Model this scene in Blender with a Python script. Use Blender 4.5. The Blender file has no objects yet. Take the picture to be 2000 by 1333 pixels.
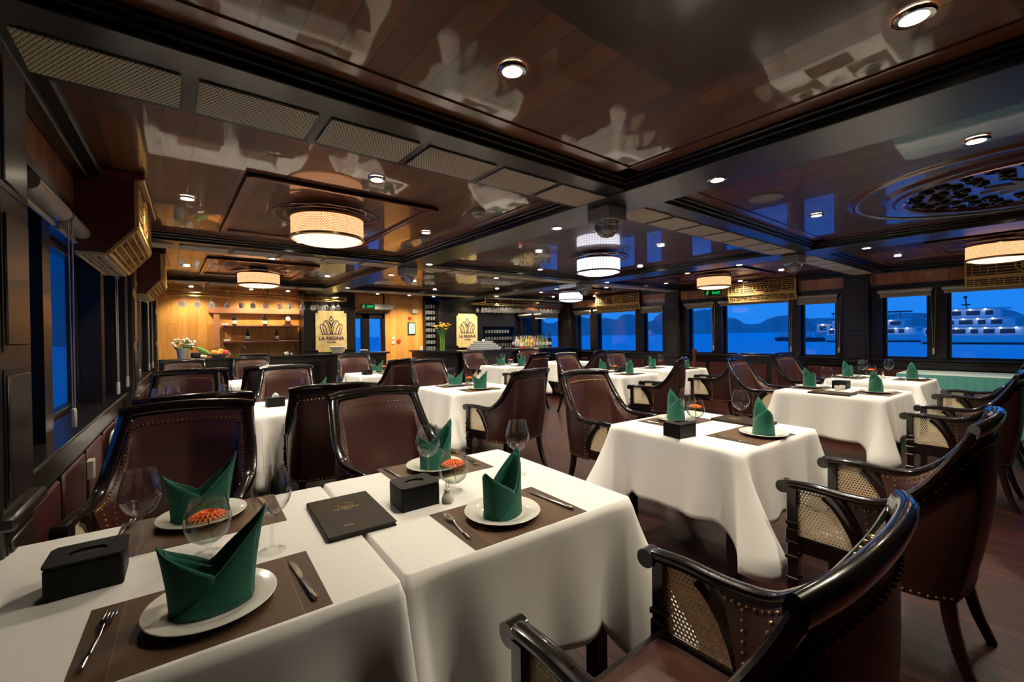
import bpy, math, random, base64, zlib, struct
from mathutils import Vector, Matrix
random.seed(7)
PI=math.pi
sc=bpy.context.scene
C=sc.collection
D=bpy.data

# ------------------------------------------------------------------ materials
def mat(name):
    m=D.materials.new(name); m.use_nodes=True
    nt=m.node_tree; nt.nodes.clear()
    out=nt.nodes.new('ShaderNodeOutputMaterial')
    return m,nt,out
def prin(name,col,rough=.5,metal=0,coat=0,spec=.5,emis=None,est=0,trans=0,ior=1.45,bump=0,bscale=50,croff=.05,sheen=0):
    m,nt,out=mat(name)
    b=nt.nodes.new('ShaderNodeBsdfPrincipled')
    b.inputs['Base Color'].default_value=(*col,1); b.inputs['Roughness'].default_value=rough
    b.inputs['Metallic'].default_value=metal; b.inputs['Coat Weight'].default_value=coat
    b.inputs['Coat Roughness'].default_value=croff
    b.inputs['Specular IOR Level'].default_value=spec; b.inputs['IOR'].default_value=ior
    b.inputs['Transmission Weight'].default_value=trans
    b.inputs['Sheen Weight'].default_value=sheen
    if emis: b.inputs['Emission Color'].default_value=(*emis,1); b.inputs['Emission Strength'].default_value=est
    if bump:
        tc=nt.nodes.new('ShaderNodeTexCoord'); n=nt.nodes.new('ShaderNodeTexNoise'); n.inputs['Scale'].default_value=bscale; n.inputs['Detail'].default_value=4
        bp=nt.nodes.new('ShaderNodeBump'); bp.inputs['Strength'].default_value=bump; bp.inputs['Distance'].default_value=.01
        nt.links.new(tc.outputs['Object'],n.inputs['Vector']); nt.links.new(n.outputs['Fac'],bp.inputs['Height']); nt.links.new(bp.outputs['Normal'],b.inputs['Normal'])
    nt.links.new(b.outputs[0],out.inputs[0]); return m
def planks(name,axes,w,l,c1,c2,gap,rough=.2,coat=.6,coatr=.08,grain=.35,gapw=.004,bump=.25,along=1,wave=.0,cior=1.5,spec=.5):
    """wooden boards: axes=(long axis, short axis) indices of object space"""
    m,nt,out=mat(name); N=nt.nodes.new; L=nt.links.new
    tc=N('ShaderNodeTexCoord'); sp=N('ShaderNodeSeparateXYZ'); cb=N('ShaderNodeCombineXYZ')
    L(tc.outputs['Object'],sp.inputs[0]); L(sp.outputs[axes[0]],cb.inputs[0]); L(sp.outputs[axes[1]],cb.inputs[1])
    br=N('ShaderNodeTexBrick'); br.inputs['Scale'].default_value=1; br.inputs['Brick Width'].default_value=l; br.inputs['Row Height'].default_value=w
    br.inputs['Mortar Size'].default_value=gapw; br.inputs['Mortar Smooth'].default_value=.1; br.inputs['Bias'].default_value=0
    br.offset=.37; br.offset_frequency=2
    br.inputs['Color1'].default_value=(*c1,1); br.inputs['Color2'].default_value=(*c2,1); br.inputs['Mortar'].default_value=(*gap,1)
    L(cb.outputs[0],br.inputs['Vector'])
    mp=N('ShaderNodeMapping'); mp.inputs['Scale'].default_value=(3,60,60); L(cb.outputs[0],mp.inputs[0])
    ns=N('ShaderNodeTexNoise'); ns.inputs['Scale'].default_value=1; ns.inputs['Detail'].default_value=6; ns.inputs['Distortion'].default_value=1.2
    L(mp.outputs[0],ns.inputs['Vector'])
    mr=N('ShaderNodeMapRange'); mr.inputs[1].default_value=.25; mr.inputs[2].default_value=.75; mr.inputs[3].default_value=1-grain; mr.inputs[4].default_value=1+grain*.6
    L(ns.outputs['Fac'],mr.inputs[0])
    mx=N('ShaderNodeVectorMath'); mx.operation='SCALE'; L(br.outputs['Color'],mx.inputs[0]); L(mr.outputs[0],mx.inputs['Scale'])
    b=N('ShaderNodeBsdfPrincipled'); b.inputs['Roughness'].default_value=rough; b.inputs['Coat Weight'].default_value=coat; b.inputs['Coat Roughness'].default_value=coatr; b.inputs['Coat IOR'].default_value=cior; b.inputs['Specular IOR Level'].default_value=spec
    L(mx.outputs[0],b.inputs['Base Color'])
    bp=N('ShaderNodeBump'); bp.inputs['Strength'].default_value=bump; bp.inputs['Distance'].default_value=.004; bp.invert=True
    n2=N('ShaderNodeTexNoise'); n2.inputs['Scale'].default_value=2.2; n2.inputs['Detail'].default_value=1; L(cb.outputs[0],n2.inputs['Vector'])
    ad=N('ShaderNodeMath'); ad.operation='MULTIPLY_ADD'; ad.inputs[1].default_value=wave; L(n2.outputs['Fac'],ad.inputs[0]); L(br.outputs['Fac'],ad.inputs[2])
    L(ad.outputs[0],bp.inputs['Height']); L(bp.outputs['Normal'],b.inputs['Normal']); L(bp.outputs['Normal'],b.inputs['Coat Normal'])
    L(b.outputs[0],out.inputs[0]); return m
def cane(name,col,ax=(1,2),pitch=.0125,hole=.33,solid=None):
    m,nt,out=mat(name); N=nt.nodes.new; L=nt.links.new
    tc=N('ShaderNodeTexCoord'); sp=N('ShaderNodeSeparateXYZ'); L(tc.outputs['Object'],sp.inputs[0])
    def M(op,a,b=None,c=None):
        n=N('ShaderNodeMath'); n.operation=op
        for i,x in enumerate((a,b,c)):
            if x is None: continue
            if isinstance(x,(int,float)): n.inputs[i].default_value=x
            else: L(x,n.inputs[i])
        return n.outputs[0]
    u=M('MULTIPLY',sp.outputs[ax[0]],1/pitch); v=M('MULTIPLY',sp.outputs[ax[1]],1/pitch)
    row=M('FLOOR',v); off=M('MULTIPLY',M('FLOORED_MODULO',row,2.),.5)
    fu=M('SUBTRACT',M('FRACT',M('ADD',u,off)),.5); fv=M('SUBTRACT',M('FRACT',v),.5)
    r=M('SQRT',M('ADD',M('MULTIPLY',fu,fu),M('MULTIPLY',fv,fv)))
    h=M('LESS_THAN',r,hole)
    b=N('ShaderNodeBsdfPrincipled'); b.inputs['Base Color'].default_value=(*col,1); b.inputs['Roughness'].default_value=.55
    if solid:
        b2=N('ShaderNodeBsdfPrincipled'); b2.inputs['Base Color'].default_value=(*solid,1); b2.inputs['Roughness'].default_value=.7
    else: b2=N('ShaderNodeBsdfTransparent')
    mx=N('ShaderNodeMixShader'); L(h,mx.inputs[0]); L(b.outputs[0],mx.inputs[1]); L(b2.outputs[0],mx.inputs[2]); L(mx.outputs[0],out.inputs[0]); return m
def panes(name,tint=(1,1,1),k=.9,pw=3.5,base=.04,gr=0):
    """thin clear glass: sees through, mirrors more at grazing view"""
    m,nt,out=mat(name); N=nt.nodes.new; L=nt.links.new
    t=N('ShaderNodeBsdfTransparent'); t.inputs[0].default_value=(*tint,1); g=N('ShaderNodeBsdfGlossy'); g.inputs['Roughness'].default_value=gr
    f=N('ShaderNodeLayerWeight'); f.inputs[0].default_value=.5
    po=N('ShaderNodeMath'); po.operation='POWER'; po.inputs[1].default_value=pw; L(f.outputs['Facing'],po.inputs[0])
    ml=N('ShaderNodeMath'); ml.operation='MULTIPLY_ADD'; ml.inputs[1].default_value=k; ml.inputs[2].default_value=base; L(po.outputs[0],ml.inputs[0])
    mx=N('ShaderNodeMixShader'); L(ml.outputs[0],mx.inputs[0]); L(t.outputs[0],mx.inputs[1]); L(g.outputs[0],mx.inputs[2]); L(mx.outputs[0],out.inputs[0]); return m
def weave(name,c1,c2,sc_=700,rough=.6):
    m,nt,out=mat(name); N=nt.nodes.new; L=nt.links.new
    tc=N('ShaderNodeTexCoord'); sp=N('ShaderNodeSeparateXYZ'); L(tc.outputs['Object'],sp.inputs[0])
    w=N('ShaderNodeTexWave'); w.bands_direction='DIAGONAL'; w.inputs['Scale'].default_value=sc_/6.28; L(tc.outputs['Object'],w.inputs[0])
    ch=N('ShaderNodeTexChecker'); ch.inputs['Scale'].default_value=sc_; L(tc.outputs['Object'],ch.inputs[0])
    ch.inputs[1].default_value=(*c1,1); ch.inputs[2].default_value=(*c2,1)
    # wide bands across the mat
    a=N('ShaderNodeMath'); a.operation='ABSOLUTE'; L(sp.outputs[0],a.inputs[0])
    g=N('ShaderNodeMath'); g.operation='GREATER_THAN'; g.inputs[1].default_value=.165; L(a.outputs[0],g.inputs[0])
    a2=N('ShaderNodeMath'); a2.operation='COMPARE'; a2.inputs[1].default_value=.165; a2.inputs[2].default_value=.0012; L(a.outputs[0],a2.inputs[0])
    sm=N('ShaderNodeMath'); sm.operation='MULTIPLY_ADD'; sm.inputs[1].default_value=-.28; sm.inputs[2].default_value=1; L(g.outputs[0],sm.inputs[0])
    s2=N('ShaderNodeMath'); s2.operation='MULTIPLY_ADD'; s2.inputs[1].default_value=.9; L(a2.outputs[0],s2.inputs[0]); L(sm.outputs[0],s2.inputs[2])
    vm=N('ShaderNodeVectorMath'); vm.operation='SCALE'; L(ch.outputs[0],vm.inputs[0]); L(s2.outputs[0],vm.inputs['Scale'])
    b=N('ShaderNodeBsdfPrincipled'); b.inputs['Roughness'].default_value=rough; L(vm.outputs[0],b.inputs['Base Color'])
    bp=N('ShaderNodeBump'); bp.inputs['Strength'].default_value=.4; bp.inputs['Distance'].default_value=.0006; L(ch.outputs[1],bp.inputs['Height']); L(bp.outputs[0],b.inputs['Normal'])
    L(b.outputs[0],out.inputs[0]); return m
def mottled(name,c1,c2,scale,rough,emis=0,coat=0,detail=4,bump=0):
    m,nt,out=mat(name); N=nt.nodes.new; L=nt.links.new
    tc=N('ShaderNodeTexCoord'); n=N('ShaderNodeTexNoise'); n.inputs['Scale'].default_value=scale; n.inputs['Detail'].default_value=detail; L(tc.outputs['Object'],n.inputs[0])
    r=N('ShaderNodeValToRGB'); r.color_ramp.elements[0].position=.35; r.color_ramp.elements[1].position=.65
    r.color_ramp.elements[0].color=(*c1,1); r.color_ramp.elements[1].color=(*c2,1); L(n.outputs[0],r.inputs[0])
    b=N('ShaderNodeBsdfPrincipled'); b.inputs['Roughness'].default_value=rough; b.inputs['Coat Weight'].default_value=coat; L(r.outputs[0],b.inputs['Base Color'])
    if emis: L(r.outputs[0],b.inputs['Emission Color']); b.inputs['Emission Strength'].default_value=emis
    if bump:
        bp=N('ShaderNodeBump'); bp.inputs['Strength'].default_value=bump; bp.inputs['Distance'].default_value=.003; L(n.outputs[0],bp.inputs['Height']); L(bp.outputs[0],b.inputs['Normal'])
    L(b.outputs[0],out.inputs[0]); return m
def emit(name,col,s):
    m,nt,out=mat(name); e=nt.nodes.new('ShaderNodeEmission'); e.inputs[0].default_value=(*col,1); e.inputs[1].default_value=s
    nt.links.new(e.outputs[0],out.inputs[0]); return m
def shade(name,col,s,pat=None):
    """lit lamp shade: woven or latticed band round the drum"""
    m,nt,out=mat(name); N=nt.nodes.new; L=nt.links.new
    tc=N('ShaderNodeTexCoord'); sp=N('ShaderNodeSeparateXYZ'); L(tc.outputs['Object'],sp.inputs[0])
    at=N('ShaderNodeMath'); at.operation='ARCTAN2'; L(sp.outputs[1],at.inputs[0]); L(sp.outputs[0],at.inputs[1])
    cb=N('ShaderNodeCombineXYZ'); 
    mu=N('ShaderNodeMath'); mu.operation='MULTIPLY'; mu.inputs[1].default_value=.27; L(at.outputs[0],mu.inputs[0]); L(mu.outputs[0],cb.inputs[0]); L(sp.outputs[2],cb.inputs[1])
    br=N('ShaderNodeTexBrick'); L(cb.outputs[0],br.inputs[0]); br.inputs['Scale'].default_value=1
    if pat=='lattice':
        br.offset=0; br.inputs['Brick Width'].default_value=.034; br.inputs['Row Height'].default_value=.024; br.inputs['Mortar Size'].default_value=.0085
        br.inputs['Color1'].default_value=(.10,.09,.14,1); br.inputs['Color2'].default_value=(.10,.09,.14,1); br.inputs['Mortar'].default_value=(1,1,1,1)
    else:
        br.inputs['Brick Width'].default_value=.02; br.inputs['Row Height'].default_value=.012; br.inputs['Mortar Size'].default_value=.003
        br.inputs['Color1'].default_value=(1,1,1,1); br.inputs['Color2'].default_value=(.85,.8,.75,1); br.inputs['Mortar'].default_value=(.45,.3,.2,1)
    vm=N('ShaderNodeMix'); vm.data_type='RGBA'; vm.blend_type='MULTIPLY'; vm.inputs[0].default_value=1; L(br.outputs[0],vm.inputs[6]); vm.inputs[7].default_value=(*col,1)
    e=N('ShaderNodeEmission'); L(vm.outputs[2],e.inputs[0]); e.inputs[1].default_value=s; L(e.outputs[0],out.inputs[0]); return m

M={}
M['dark']=prin('dark_wood',(.008,.0055,.0042),.32,spec=.4,coat=.25,croff=.12,bump=.05,bscale=30)
M['darkpanel']=prin('dark_panel_wood',(.014,.010,.008),.34,coat=.2,croff=.2)
M['frame']=prin('chair_wood',(.007,.004,.003),.2,coat=.9,croff=.06)
M['beam']=prin('beam_wood',(.020,.022,.018),.33,coat=.3,croff=.2)
M['ceil']=planks('ceiling_boards',(1,0),.115,.95,(.20,.060,.012),(.085,.025,.006),(.02,.007,.003),rough=.38,coat=.9,coatr=.03,grain=.28,gapw=.0025,bump=.3,wave=.35,cior=1.5)
M['ceilx']=prin('ceiling_border',(.16,.05,.014),.3,coat=.7,croff=.08)
M['floor']=planks('floor_boards',(1,0),.09,.9,(.064,.015,.008),(.022,.006,.004),(.002,.001,.001),rough=.42,coat=.10,coatr=.12,grain=.5,gapw=.005,bump=.4,spec=.18)
M['wallwood']=planks('wall_boards',(2,0),.15,2.6,(.74,.34,.07),(.56,.23,.042),(.16,.06,.015),rough=.4,coat=.3,coatr=.2,grain=.3,gapw=.0015,bump=.1)
M['sidewood']=planks('side_boards',(2,1),.085,1.2,(.52,.22,.10),(.34,.125,.05),(.07,.025,.012),rough=.35,coat=.5,coatr=.12,grain=.3,gapw=.002,bump=.2)
M['leather']=prin('burgundy_leather',(.058,.018,.014),.36,spec=.5,bump=.06,bscale=220,coat=.25,croff=.3)
M['leather2']=prin('brown_back_leather',(.032,.0095,.0065),.36,bump=.05,bscale=220,coat=.2,croff=.3)
M['wains']=prin('wall_leather',(.060,.012,.009),.45,bump=.08,bscale=150)
M['brass']=prin('aged_brass',(.62,.45,.20),.28,metal=1)
M['gold']=prin('polished_brass',(.85,.62,.22),.2,metal=1)
M['gilt']=prin('gilt_print',(.50,.34,.11),.45)
M['cane']=cane('cane_webbing',(.78,.66,.42),(1,2))
M['canep']=cane('ceiling_cane',(.95,.86,.62),(0,1),pitch=.0135,hole=.29,solid=(.03,.025,.02))
M['cloth']=prin('white_linen',(.82,.81,.78),.8,bump=.15,bscale=9,sheen=.2)
M['napkin']=prin('green_cotton',(.004,.105,.066),.78,bump=.15,bscale=120,sheen=.1)
M['china']=prin('white_china',(.83,.81,.74),.12,coat=.5)
M['steel']=prin('cutlery_steel',(.62,.60,.57),.16,metal=1)
M['mat']=weave('woven_mat',(.13,.068,.030),(.075,.038,.016))
M['box']=prin('black_leather_box',(.005,.0052,.004),.5,spec=.25,bump=.05,bscale=150)
M['menu']=prin('olive_leather_cover',(.026,.016,.007),.55,spec=.25,bump=.06,bscale=180)
M['tissue']=prin('tissue_paper',(.8,.79,.76),.9)
M['glass']=panes('drinking_glass',(.985,.99,.985),.8,3.0,.045,.05)
M['pane']=panes('window_glass',(.97,.98,.98),.7,4,.03)
M['water']=panes('still_water',(.93,.99,.93),.8,3,.04)
M['petal']=prin('orange_petals',(.95,.17,.02),.6)
M['petal2']=prin('yellow_petals',(.9,.55,.03),.6)
M['white']=prin('white_petals',(.85,.82,.70),.6)
M['cream']=prin('cream_plastic',(.50,.48,.40),.4)
M['greenleaf']=prin('leaf_green',(.06,.22,.03),.5)
M['blind']=prin('roller_fabric',(.34,.31,.27),.55)
M['blindtube']=prin('roller_cassette',(.52,.48,.42),.35,metal=.3)
M['chain']=prin('blind_chain',(.45,.40,.30),.35,metal=.5)
M['fret']=prin('carved_lime_wood',(.75,.48,.16),.45)
M['fretback']=prin('fret_backing',(.06,.035,.015),.6)
M['sign']=mottled('logo_board',(.80,.58,.20),(.86,.70,.36),14,.4)
M['ink']=prin('purple_lettering',(.045,.012,.06),.5)
M['teal']=prin('teal_satin',(.10,.36,.33),.5,sheen=.3)
M['tealtop']=prin('pale_teal_cloth',(.62,.76,.70),.6)
M['black']=prin('black_plastic',(.012,.012,.012),.35)
M['bottle']=prin('dark_bottle_glass',(.008,.012,.006),.08,coat=.6)
M['label']=prin('paper_label',(.72,.70,.62),.6)
M['rackglass']=prin('hanging_glass_clear',(.92,.95,.95),.05,trans=.0,spec=.8,coat=1)
M['crystal']=prin('cut_crystal',(.9,.9,.92),.05,trans=.85,ior=1.5)
M['grey']=prin('grey_housing',(.30,.29,.26),.5)
M['lens']=emit('lamp_lens',(1,.88,.66),40)
M['warmshade']=shade('warm_woven_shade',(1,.52,.28),2.3)
M['warmdiff']=emit('warm_diffuser',(1,.70,.46),2.0)
M['whiteshade']=shade('white_lattice_shade',(.92,.90,1),2.6,'lattice')
M['whitediff']=emit('white_diffuser',(.98,.96,1),3.2)
M['exit']=emit('exit_green',(.0,.9,.14),1.3)
M['exitbg']=prin('exit_panel',(.004,.03,.01),.3)
M['shipwhite']=prin('ship_white',(.78,.80,.82),.5)
M['shipdark']=prin('ship_windows',(.05,.06,.08),.3)
M['shiplight']=emit('deck_light',(.85,.93,1),9)
M['hill']=mottled('karst_forest',(.20,.40,.42),(.27,.48,.48),.02,.9)
M['sea']=prin('sea_water',(.03,.86,.97),.6,spec=.1,bump=.25,bscale=.6)
M['red']=prin('red_plastic',(.45,.03,.02),.4)
M['mint']=prin('mint_board',(.30,.50,.44),.6)
M['orange']=prin('orange_peel',(.85,.30,.04),.5)
M['melon']=prin('striped_green_rind',(.14,.30,.06),.5)
M['basket']=mottled('pale_wicker',(.70,.66,.55),(.5,.46,.36),60,.7,bump=.5)
M['granite']=prin('dark_stone_top',(.02,.02,.022),.12,coat=.4)
M['vase']=prin('green_vase_glass',(.25,.55,.08),.08,trans=.6)
M['woodpost']=prin('turned_red_wood',(.10,.025,.015),.3,coat=.5)

# ------------------------------------------------------------------ mesh builder
class MB:
    def __init__(s): s.v=[]; s.f=[]; s.m=[]; s.mi=0; s.T=None
    def add(s,vs,fs):
        o=len(s.v)
        if s.T: vs=[tuple(s.T@Vector(v)) for v in vs]
        s.v+=[tuple(v) for v in vs]; s.f+=[tuple(i+o for i in f) for f in fs]; s.m+=[s.mi]*len(fs); return s
    def box(s,x0,x1,y0,y1,z0,z1,b=0):
        if x0>x1:x0,x1=x1,x0
        if y0>y1:y0,y1=y1,y0
        if z0>z1:z0,z1=z1,z0
        b=min(b,(x1-x0)*.45,(y1-y0)*.45,(z1-z0)*.45)
        if b<=0:
            vs=[(x,y,z) for x in(x0,x1) for y in(y0,y1) for z in(z0,z1)]
            return s.add(vs,[(0,1,3,2),(4,6,7,5),(0,4,5,1),(2,3,7,6),(0,2,6,4),(1,5,7,3)])
        X=(x0,x1);Y=(y0,y1);Z=(z0,z1); vs=[];idx={}
        for i in(0,1):
            for j in(0,1):
                for k in(0,1):
                    sx,sy,sz=(1,-1)[i],(1,-1)[j],(1,-1)[k]
                    for a in range(3):
                        p=[X[i]+sx*b,Y[j]+sy*b,Z[k]+sz*b]; p[a]=(X[i],Y[j],Z[k])[a]
                        idx[i,j,k,a]=len(vs); vs.append(p)
        g=lambda i,j,k,a:idx[i,j,k,a]
        fs=[(g(0,0,0,0),g(0,0,1,0),g(0,1,1,0),g(0,1,0,0)),(g(1,0,0,0),g(1,1,0,0),g(1,1,1,0),g(1,0,1,0)),
            (g(0,0,0,1),g(1,0,0,1),g(1,0,1,1),g(0,0,1,1)),(g(0,1,0,1),g(0,1,1,1),g(1,1,1,1),g(1,1,0,1)),
            (g(0,0,0,2),g(0,1,0,2),g(1,1,0,2),g(1,0,0,2)),(g(0,0,1,2),g(1,0,1,2),g(1,1,1,2),g(0,1,1,2))]
        for i in(0,1):
            for j in(0,1):
                fs.append((g(i,j,0,0),g(i,j,1,0),g(i,j,1,1),g(i,j,0,1))); fs.append((g(i,0,j,0),g(i,1,j,0),g(i,1,j,2),g(i,0,j,2))); fs.append((g(0,i,j,1),g(1,i,j,1),g(1,i,j,2),g(0,i,j,2)))
                for k in(0,1): fs.append((g(i,j,k,0),g(i,j,k,1),g(i,j,k,2)))
        return s.add(vs,fs)
    def grid(s,P,closeu=False,closev=False):
        nu=len(P); nv=len(P[0]); vs=[p for r in P for p in r]; fs=[]
        for i in range(nu if closeu else nu-1):
            for j in range(nv if closev else nv-1):
                a=i*nv+j; b=i*nv+(j+1)%nv; c=((i+1)%nu)*nv+(j+1)%nv; d=((i+1)%nu)*nv+j
                fs.append((a,b,c,d))
        return s.add(vs,fs)
    def lathe(s,prof,c=(0,0,0),n=24,caps=False):
        P=[[(c[0]+r*math.cos(2*PI*k/n),c[1]+r*math.sin(2*PI*k/n),c[2]+z) for k in range(n)] for r,z in prof]
        s.grid(P,closev=True)
        if caps:
            s.add(P[0],[tuple(range(n))[::-1]]); s.add(P[-1],[tuple(range(n))])
        return s
    def sweep(s,pts,w,h,wax=None,n=10,p=3.0,caps=True):
        """superellipse section swept along pts; w,h full sizes (number or list); wax width axis (vector or list)"""
        pts=[Vector(q) for q in pts]; k=len(pts); P=[]
        for i,q in enumerate(pts):
            t=(pts[min(i+1,k-1)]-pts[max(i-1,0)]).normalized()
            a=Vector(wax[i] if isinstance(wax,list) else (wax or (1,0,0)))
            a=a-t*a.dot(t)
            if a.length<1e-4: a=t.orthogonal()
            a.normalize(); b=t.cross(a)
            ww=(w[i] if isinstance(w,(list,tuple)) else w)/2; hh=(h[i] if isinstance(h,(list,tuple)) else h)/2
            row=[]
            for j in range(n):
                th=2*PI*(j+.5)/n; c_,s_=math.cos(th),math.sin(th)
                row.append(tuple(q+a*(ww*math.copysign(abs(c_)**(2/p),c_))+b*(hh*math.copysign(abs(s_)**(2/p),s_))))
            P.append(row)
        s.grid(P,closev=True)
        if caps: s.add(P[0],[tuple(range(n))[::-1]]); s.add(P[-1],[tuple(range(n))])
        return s
    def tube(s,pts,r,n=8,caps=True): return s.sweep(pts,[2*x for x in r] if isinstance(r,(list,tuple)) else 2*r,[2*x for x in r] if isinstance(r,(list,tuple)) else 2*r,(.31,.17,.93),n,2.0,caps)
    def ball(s,c,r,nu=8,nv=6,sz=1):
        P=[[(c[0]+r*math.sin(PI*i/nv)*math.cos(2*PI*j/nu),c[1]+r*math.sin(PI*i/nv)*math.sin(2*PI*j/nu),c[2]-sz*r*math.cos(PI*i/nv)) for j in range(nu)] for i in range(nv+1)]
        return s.grid(P,closev=True)
    def prism(s,poly,t,ax=2,o=0):
        """2D polygon (a,b) extruded by t along axis ax starting at o"""
        def mk(a,b,c): return {0:(c,a,b),1:(a,c,b),2:(a,b,c)}[ax]
        n=len(poly); vs=[mk(a,b,o) for a,b in poly]+[mk(a,b,o+t) for a,b in poly]
        return s.add(vs,[tuple(range(n))[::-1],tuple(range(n,2*n))]+[(i,(i+1)%n,n+(i+1)%n,n+i) for i in range(n)])
    def build(s,name,mats,parent=None,smooth=True,ang=35,loc=None,rz=0):
        me=D.meshes.new(name); me.from_pydata(s.v,[],s.f); me.update()
        if not isinstance(mats,(list,tuple)): mats=[mats]
        for m in mats: me.materials.append(M[m] if isinstance(m,str) else m)
        me.polygons.foreach_set('material_index',s.m)
        import bmesh
        bm=bmesh.new(); bm.from_mesh(me); bmesh.ops.recalc_face_normals(bm,faces=bm.faces); bm.to_mesh(me); bm.free()
        if smooth:
            me.polygons.foreach_set('use_smooth',[True]*len(me.polygons)); me.set_sharp_from_angle(angle=math.radians(ang))
        o=D.objects.new(name,me); C.objects.link(o)
        if parent: o.parent=parent
        if loc: o.location=loc
        if rz: o.rotation_euler.z=rz
        return o
def catmull(pts,n):
    pts=[Vector(p) for p in pts]; out=[]
    P=[2*pts[0]-pts[1]]+pts+[2*pts[-1]-pts[-2]]
    for i in range(1,len(P)-2):
        a,b,c,d=P[i-1:i+3]
        for k in range(n):
            t=k/n; out.append(.5*((2*b)+(c-a)*t+(2*a-5*b+4*c-d)*t*t+(3*b-a-3*c+d)*t**3))
    out.append(pts[-1]); return out
def tag(o,label=None,cat=None,group=None,kind=None):
    if label: o['label']=label
    if cat: o['category']=cat
    if group: o['group']=group
    if kind: o['kind']=kind
    return o
def thing(name,label,cat,loc=(0,0,0),rz=0,group=None):
    o=D.objects.new(name,None); C.objects.link(o); o.empty_display_size=.1
    o.location=loc; o.rotation_euler=(0,0,rz); return tag(o,label,cat,group)
def dup(src,loc,rz=None,label=None,group=None,scale=None):
    def cp(o,par):
        c=o.copy(); C.objects.link(c); c.parent=par
        for ch in kids.get(o.name,()): cp(ch,c)
        return c
    kids={}
    def walk(o):
        kids[o.name]=list(o.children)
        for ch in o.children: walk(ch)
    walk(src); r=cp(src,None); r.location=loc
    if rz is not None: r.rotation_euler=(0,0,rz)
    if scale: r.scale=scale
    if label: r['label']=label
    if group: r['group']=group
    return r
class Proto:
    """first placing moves the prototype itself, later ones copy it"""
    def __init__(s,make): s.make=make; s.o=None
    def put(s,loc,rz,label,group=None,scale=None):
        if s.o is None:
            s.o=s.make(); o=s.o; o.location=loc; o.rotation_euler=(0,0,rz)
            if scale: o.scale=scale
        else: o=dup(s.o,loc,rz,scale=scale)
        o['label']=label
        if group: o['group']=group
        elif 'group' in o: del o['group']
        if scale is None: o.scale=(1,1,1)
        return o
def struct_(o,label,cat='structure part'): return tag(o,label,cat,None,'structure')

def glint_glass(name,d=.16):  # clear glass; whitish diffuse mixed in stands for lamp glints
    m,nt,out=mat(name); N=nt.nodes.new; L=nt.links.new
    t=N('ShaderNodeBsdfTransparent'); g=N('ShaderNodeBsdfGlossy'); g.inputs['Roughness'].default_value=.12; w=N('ShaderNodeBsdfTranslucent'); w.inputs[0].default_value=(.95,.95,.9,1)
    df=N('ShaderNodeBsdfDiffuse'); df.inputs[0].default_value=(.95,.95,.9,1)
    f=N('ShaderNodeLayerWeight'); f.inputs[0].default_value=.5
    p=N('ShaderNodeMath'); p.operation='POWER'; p.inputs[1].default_value=2.; L(f.outputs['Facing'],p.inputs[0])
    a=N('ShaderNodeMath'); a.operation='MULTIPLY_ADD'; a.inputs[1].default_value=.55; a.inputs[2].default_value=d; L(p.outputs[0],a.inputs[0])
    m0=N('ShaderNodeMixShader'); m0.inputs[0].default_value=.5; L(w.outputs[0],m0.inputs[1]); L(df.outputs[0],m0.inputs[2])
    m1=N('ShaderNodeMixShader'); m1.inputs[0].default_value=.55; L(m0.outputs[0],m1.inputs[1]); L(g.outputs[0],m1.inputs[2])
    m2=N('ShaderNodeMixShader'); L(a.outputs[0],m2.inputs[0]); L(t.outputs[0],m2.inputs[1]); L(m1.outputs[0],m2.inputs[2]); L(m2.outputs[0],out.inputs[0]); return m
M['rackglass']=glint_glass('hanging_glass_clear',.12)
M['tumbler']=glint_glass('tumbler_glass',.35)
M['darkceil']=prin('dark_ceiling_panel',(.045,.018,.007),.3,coat=.5,croff=.1)
# ------------------------------------------------------------------ the room shell
def SX(side):
    if side=='left': return Matrix(((1,.033,0,-.5),(0,1,0,0),(0,0,1,0),(0,0,0,1)))
    return Matrix(((-1,-.03,0,8.95),(0,1,0,0),(0,0,1,0),(0,0,0,1)))
def wx(side,d,y): return d+.033*y-.5 if side=='left' else 8.95-d-.03*y
b=MB(); b.box(-1.2,10.2,-2.6,10.9,-.08,0); struct_(b.build('floor','floor',smooth=False),'dark reddish narrow plank floor of the dining room','floor')
b=MB(); b.box(-1.2,10.2,-2.6,10.9,2.33,2.42); struct_(b.build('ceiling','ceil',smooth=False),'glossy dark brown plank ceiling with downlights','ceiling')
PIL=[(-1.36,-1.03),(1.92,2.25),(5.16,5.49),(8.32,8.66)]
WIN=[(-1.0+.97-1.0,-1.0),]
BAYL0=[]
BAYW={0:[(-.86,-.33),(-.15,1.05),(1.24,1.78)],1:[(2.39,2.92),(3.10,4.30),(4.50,5.03)],2:[(5.63,6.15),(6.34,7.52),(7.73,8.22)],3:[(8.90,9.78),(9.98,10.5)]}
Y0,Y1=-2.4,10.75
wn=0; tn=0
sidelab={'left':'port side wall on the left','right':'long window wall on the right'}
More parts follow.
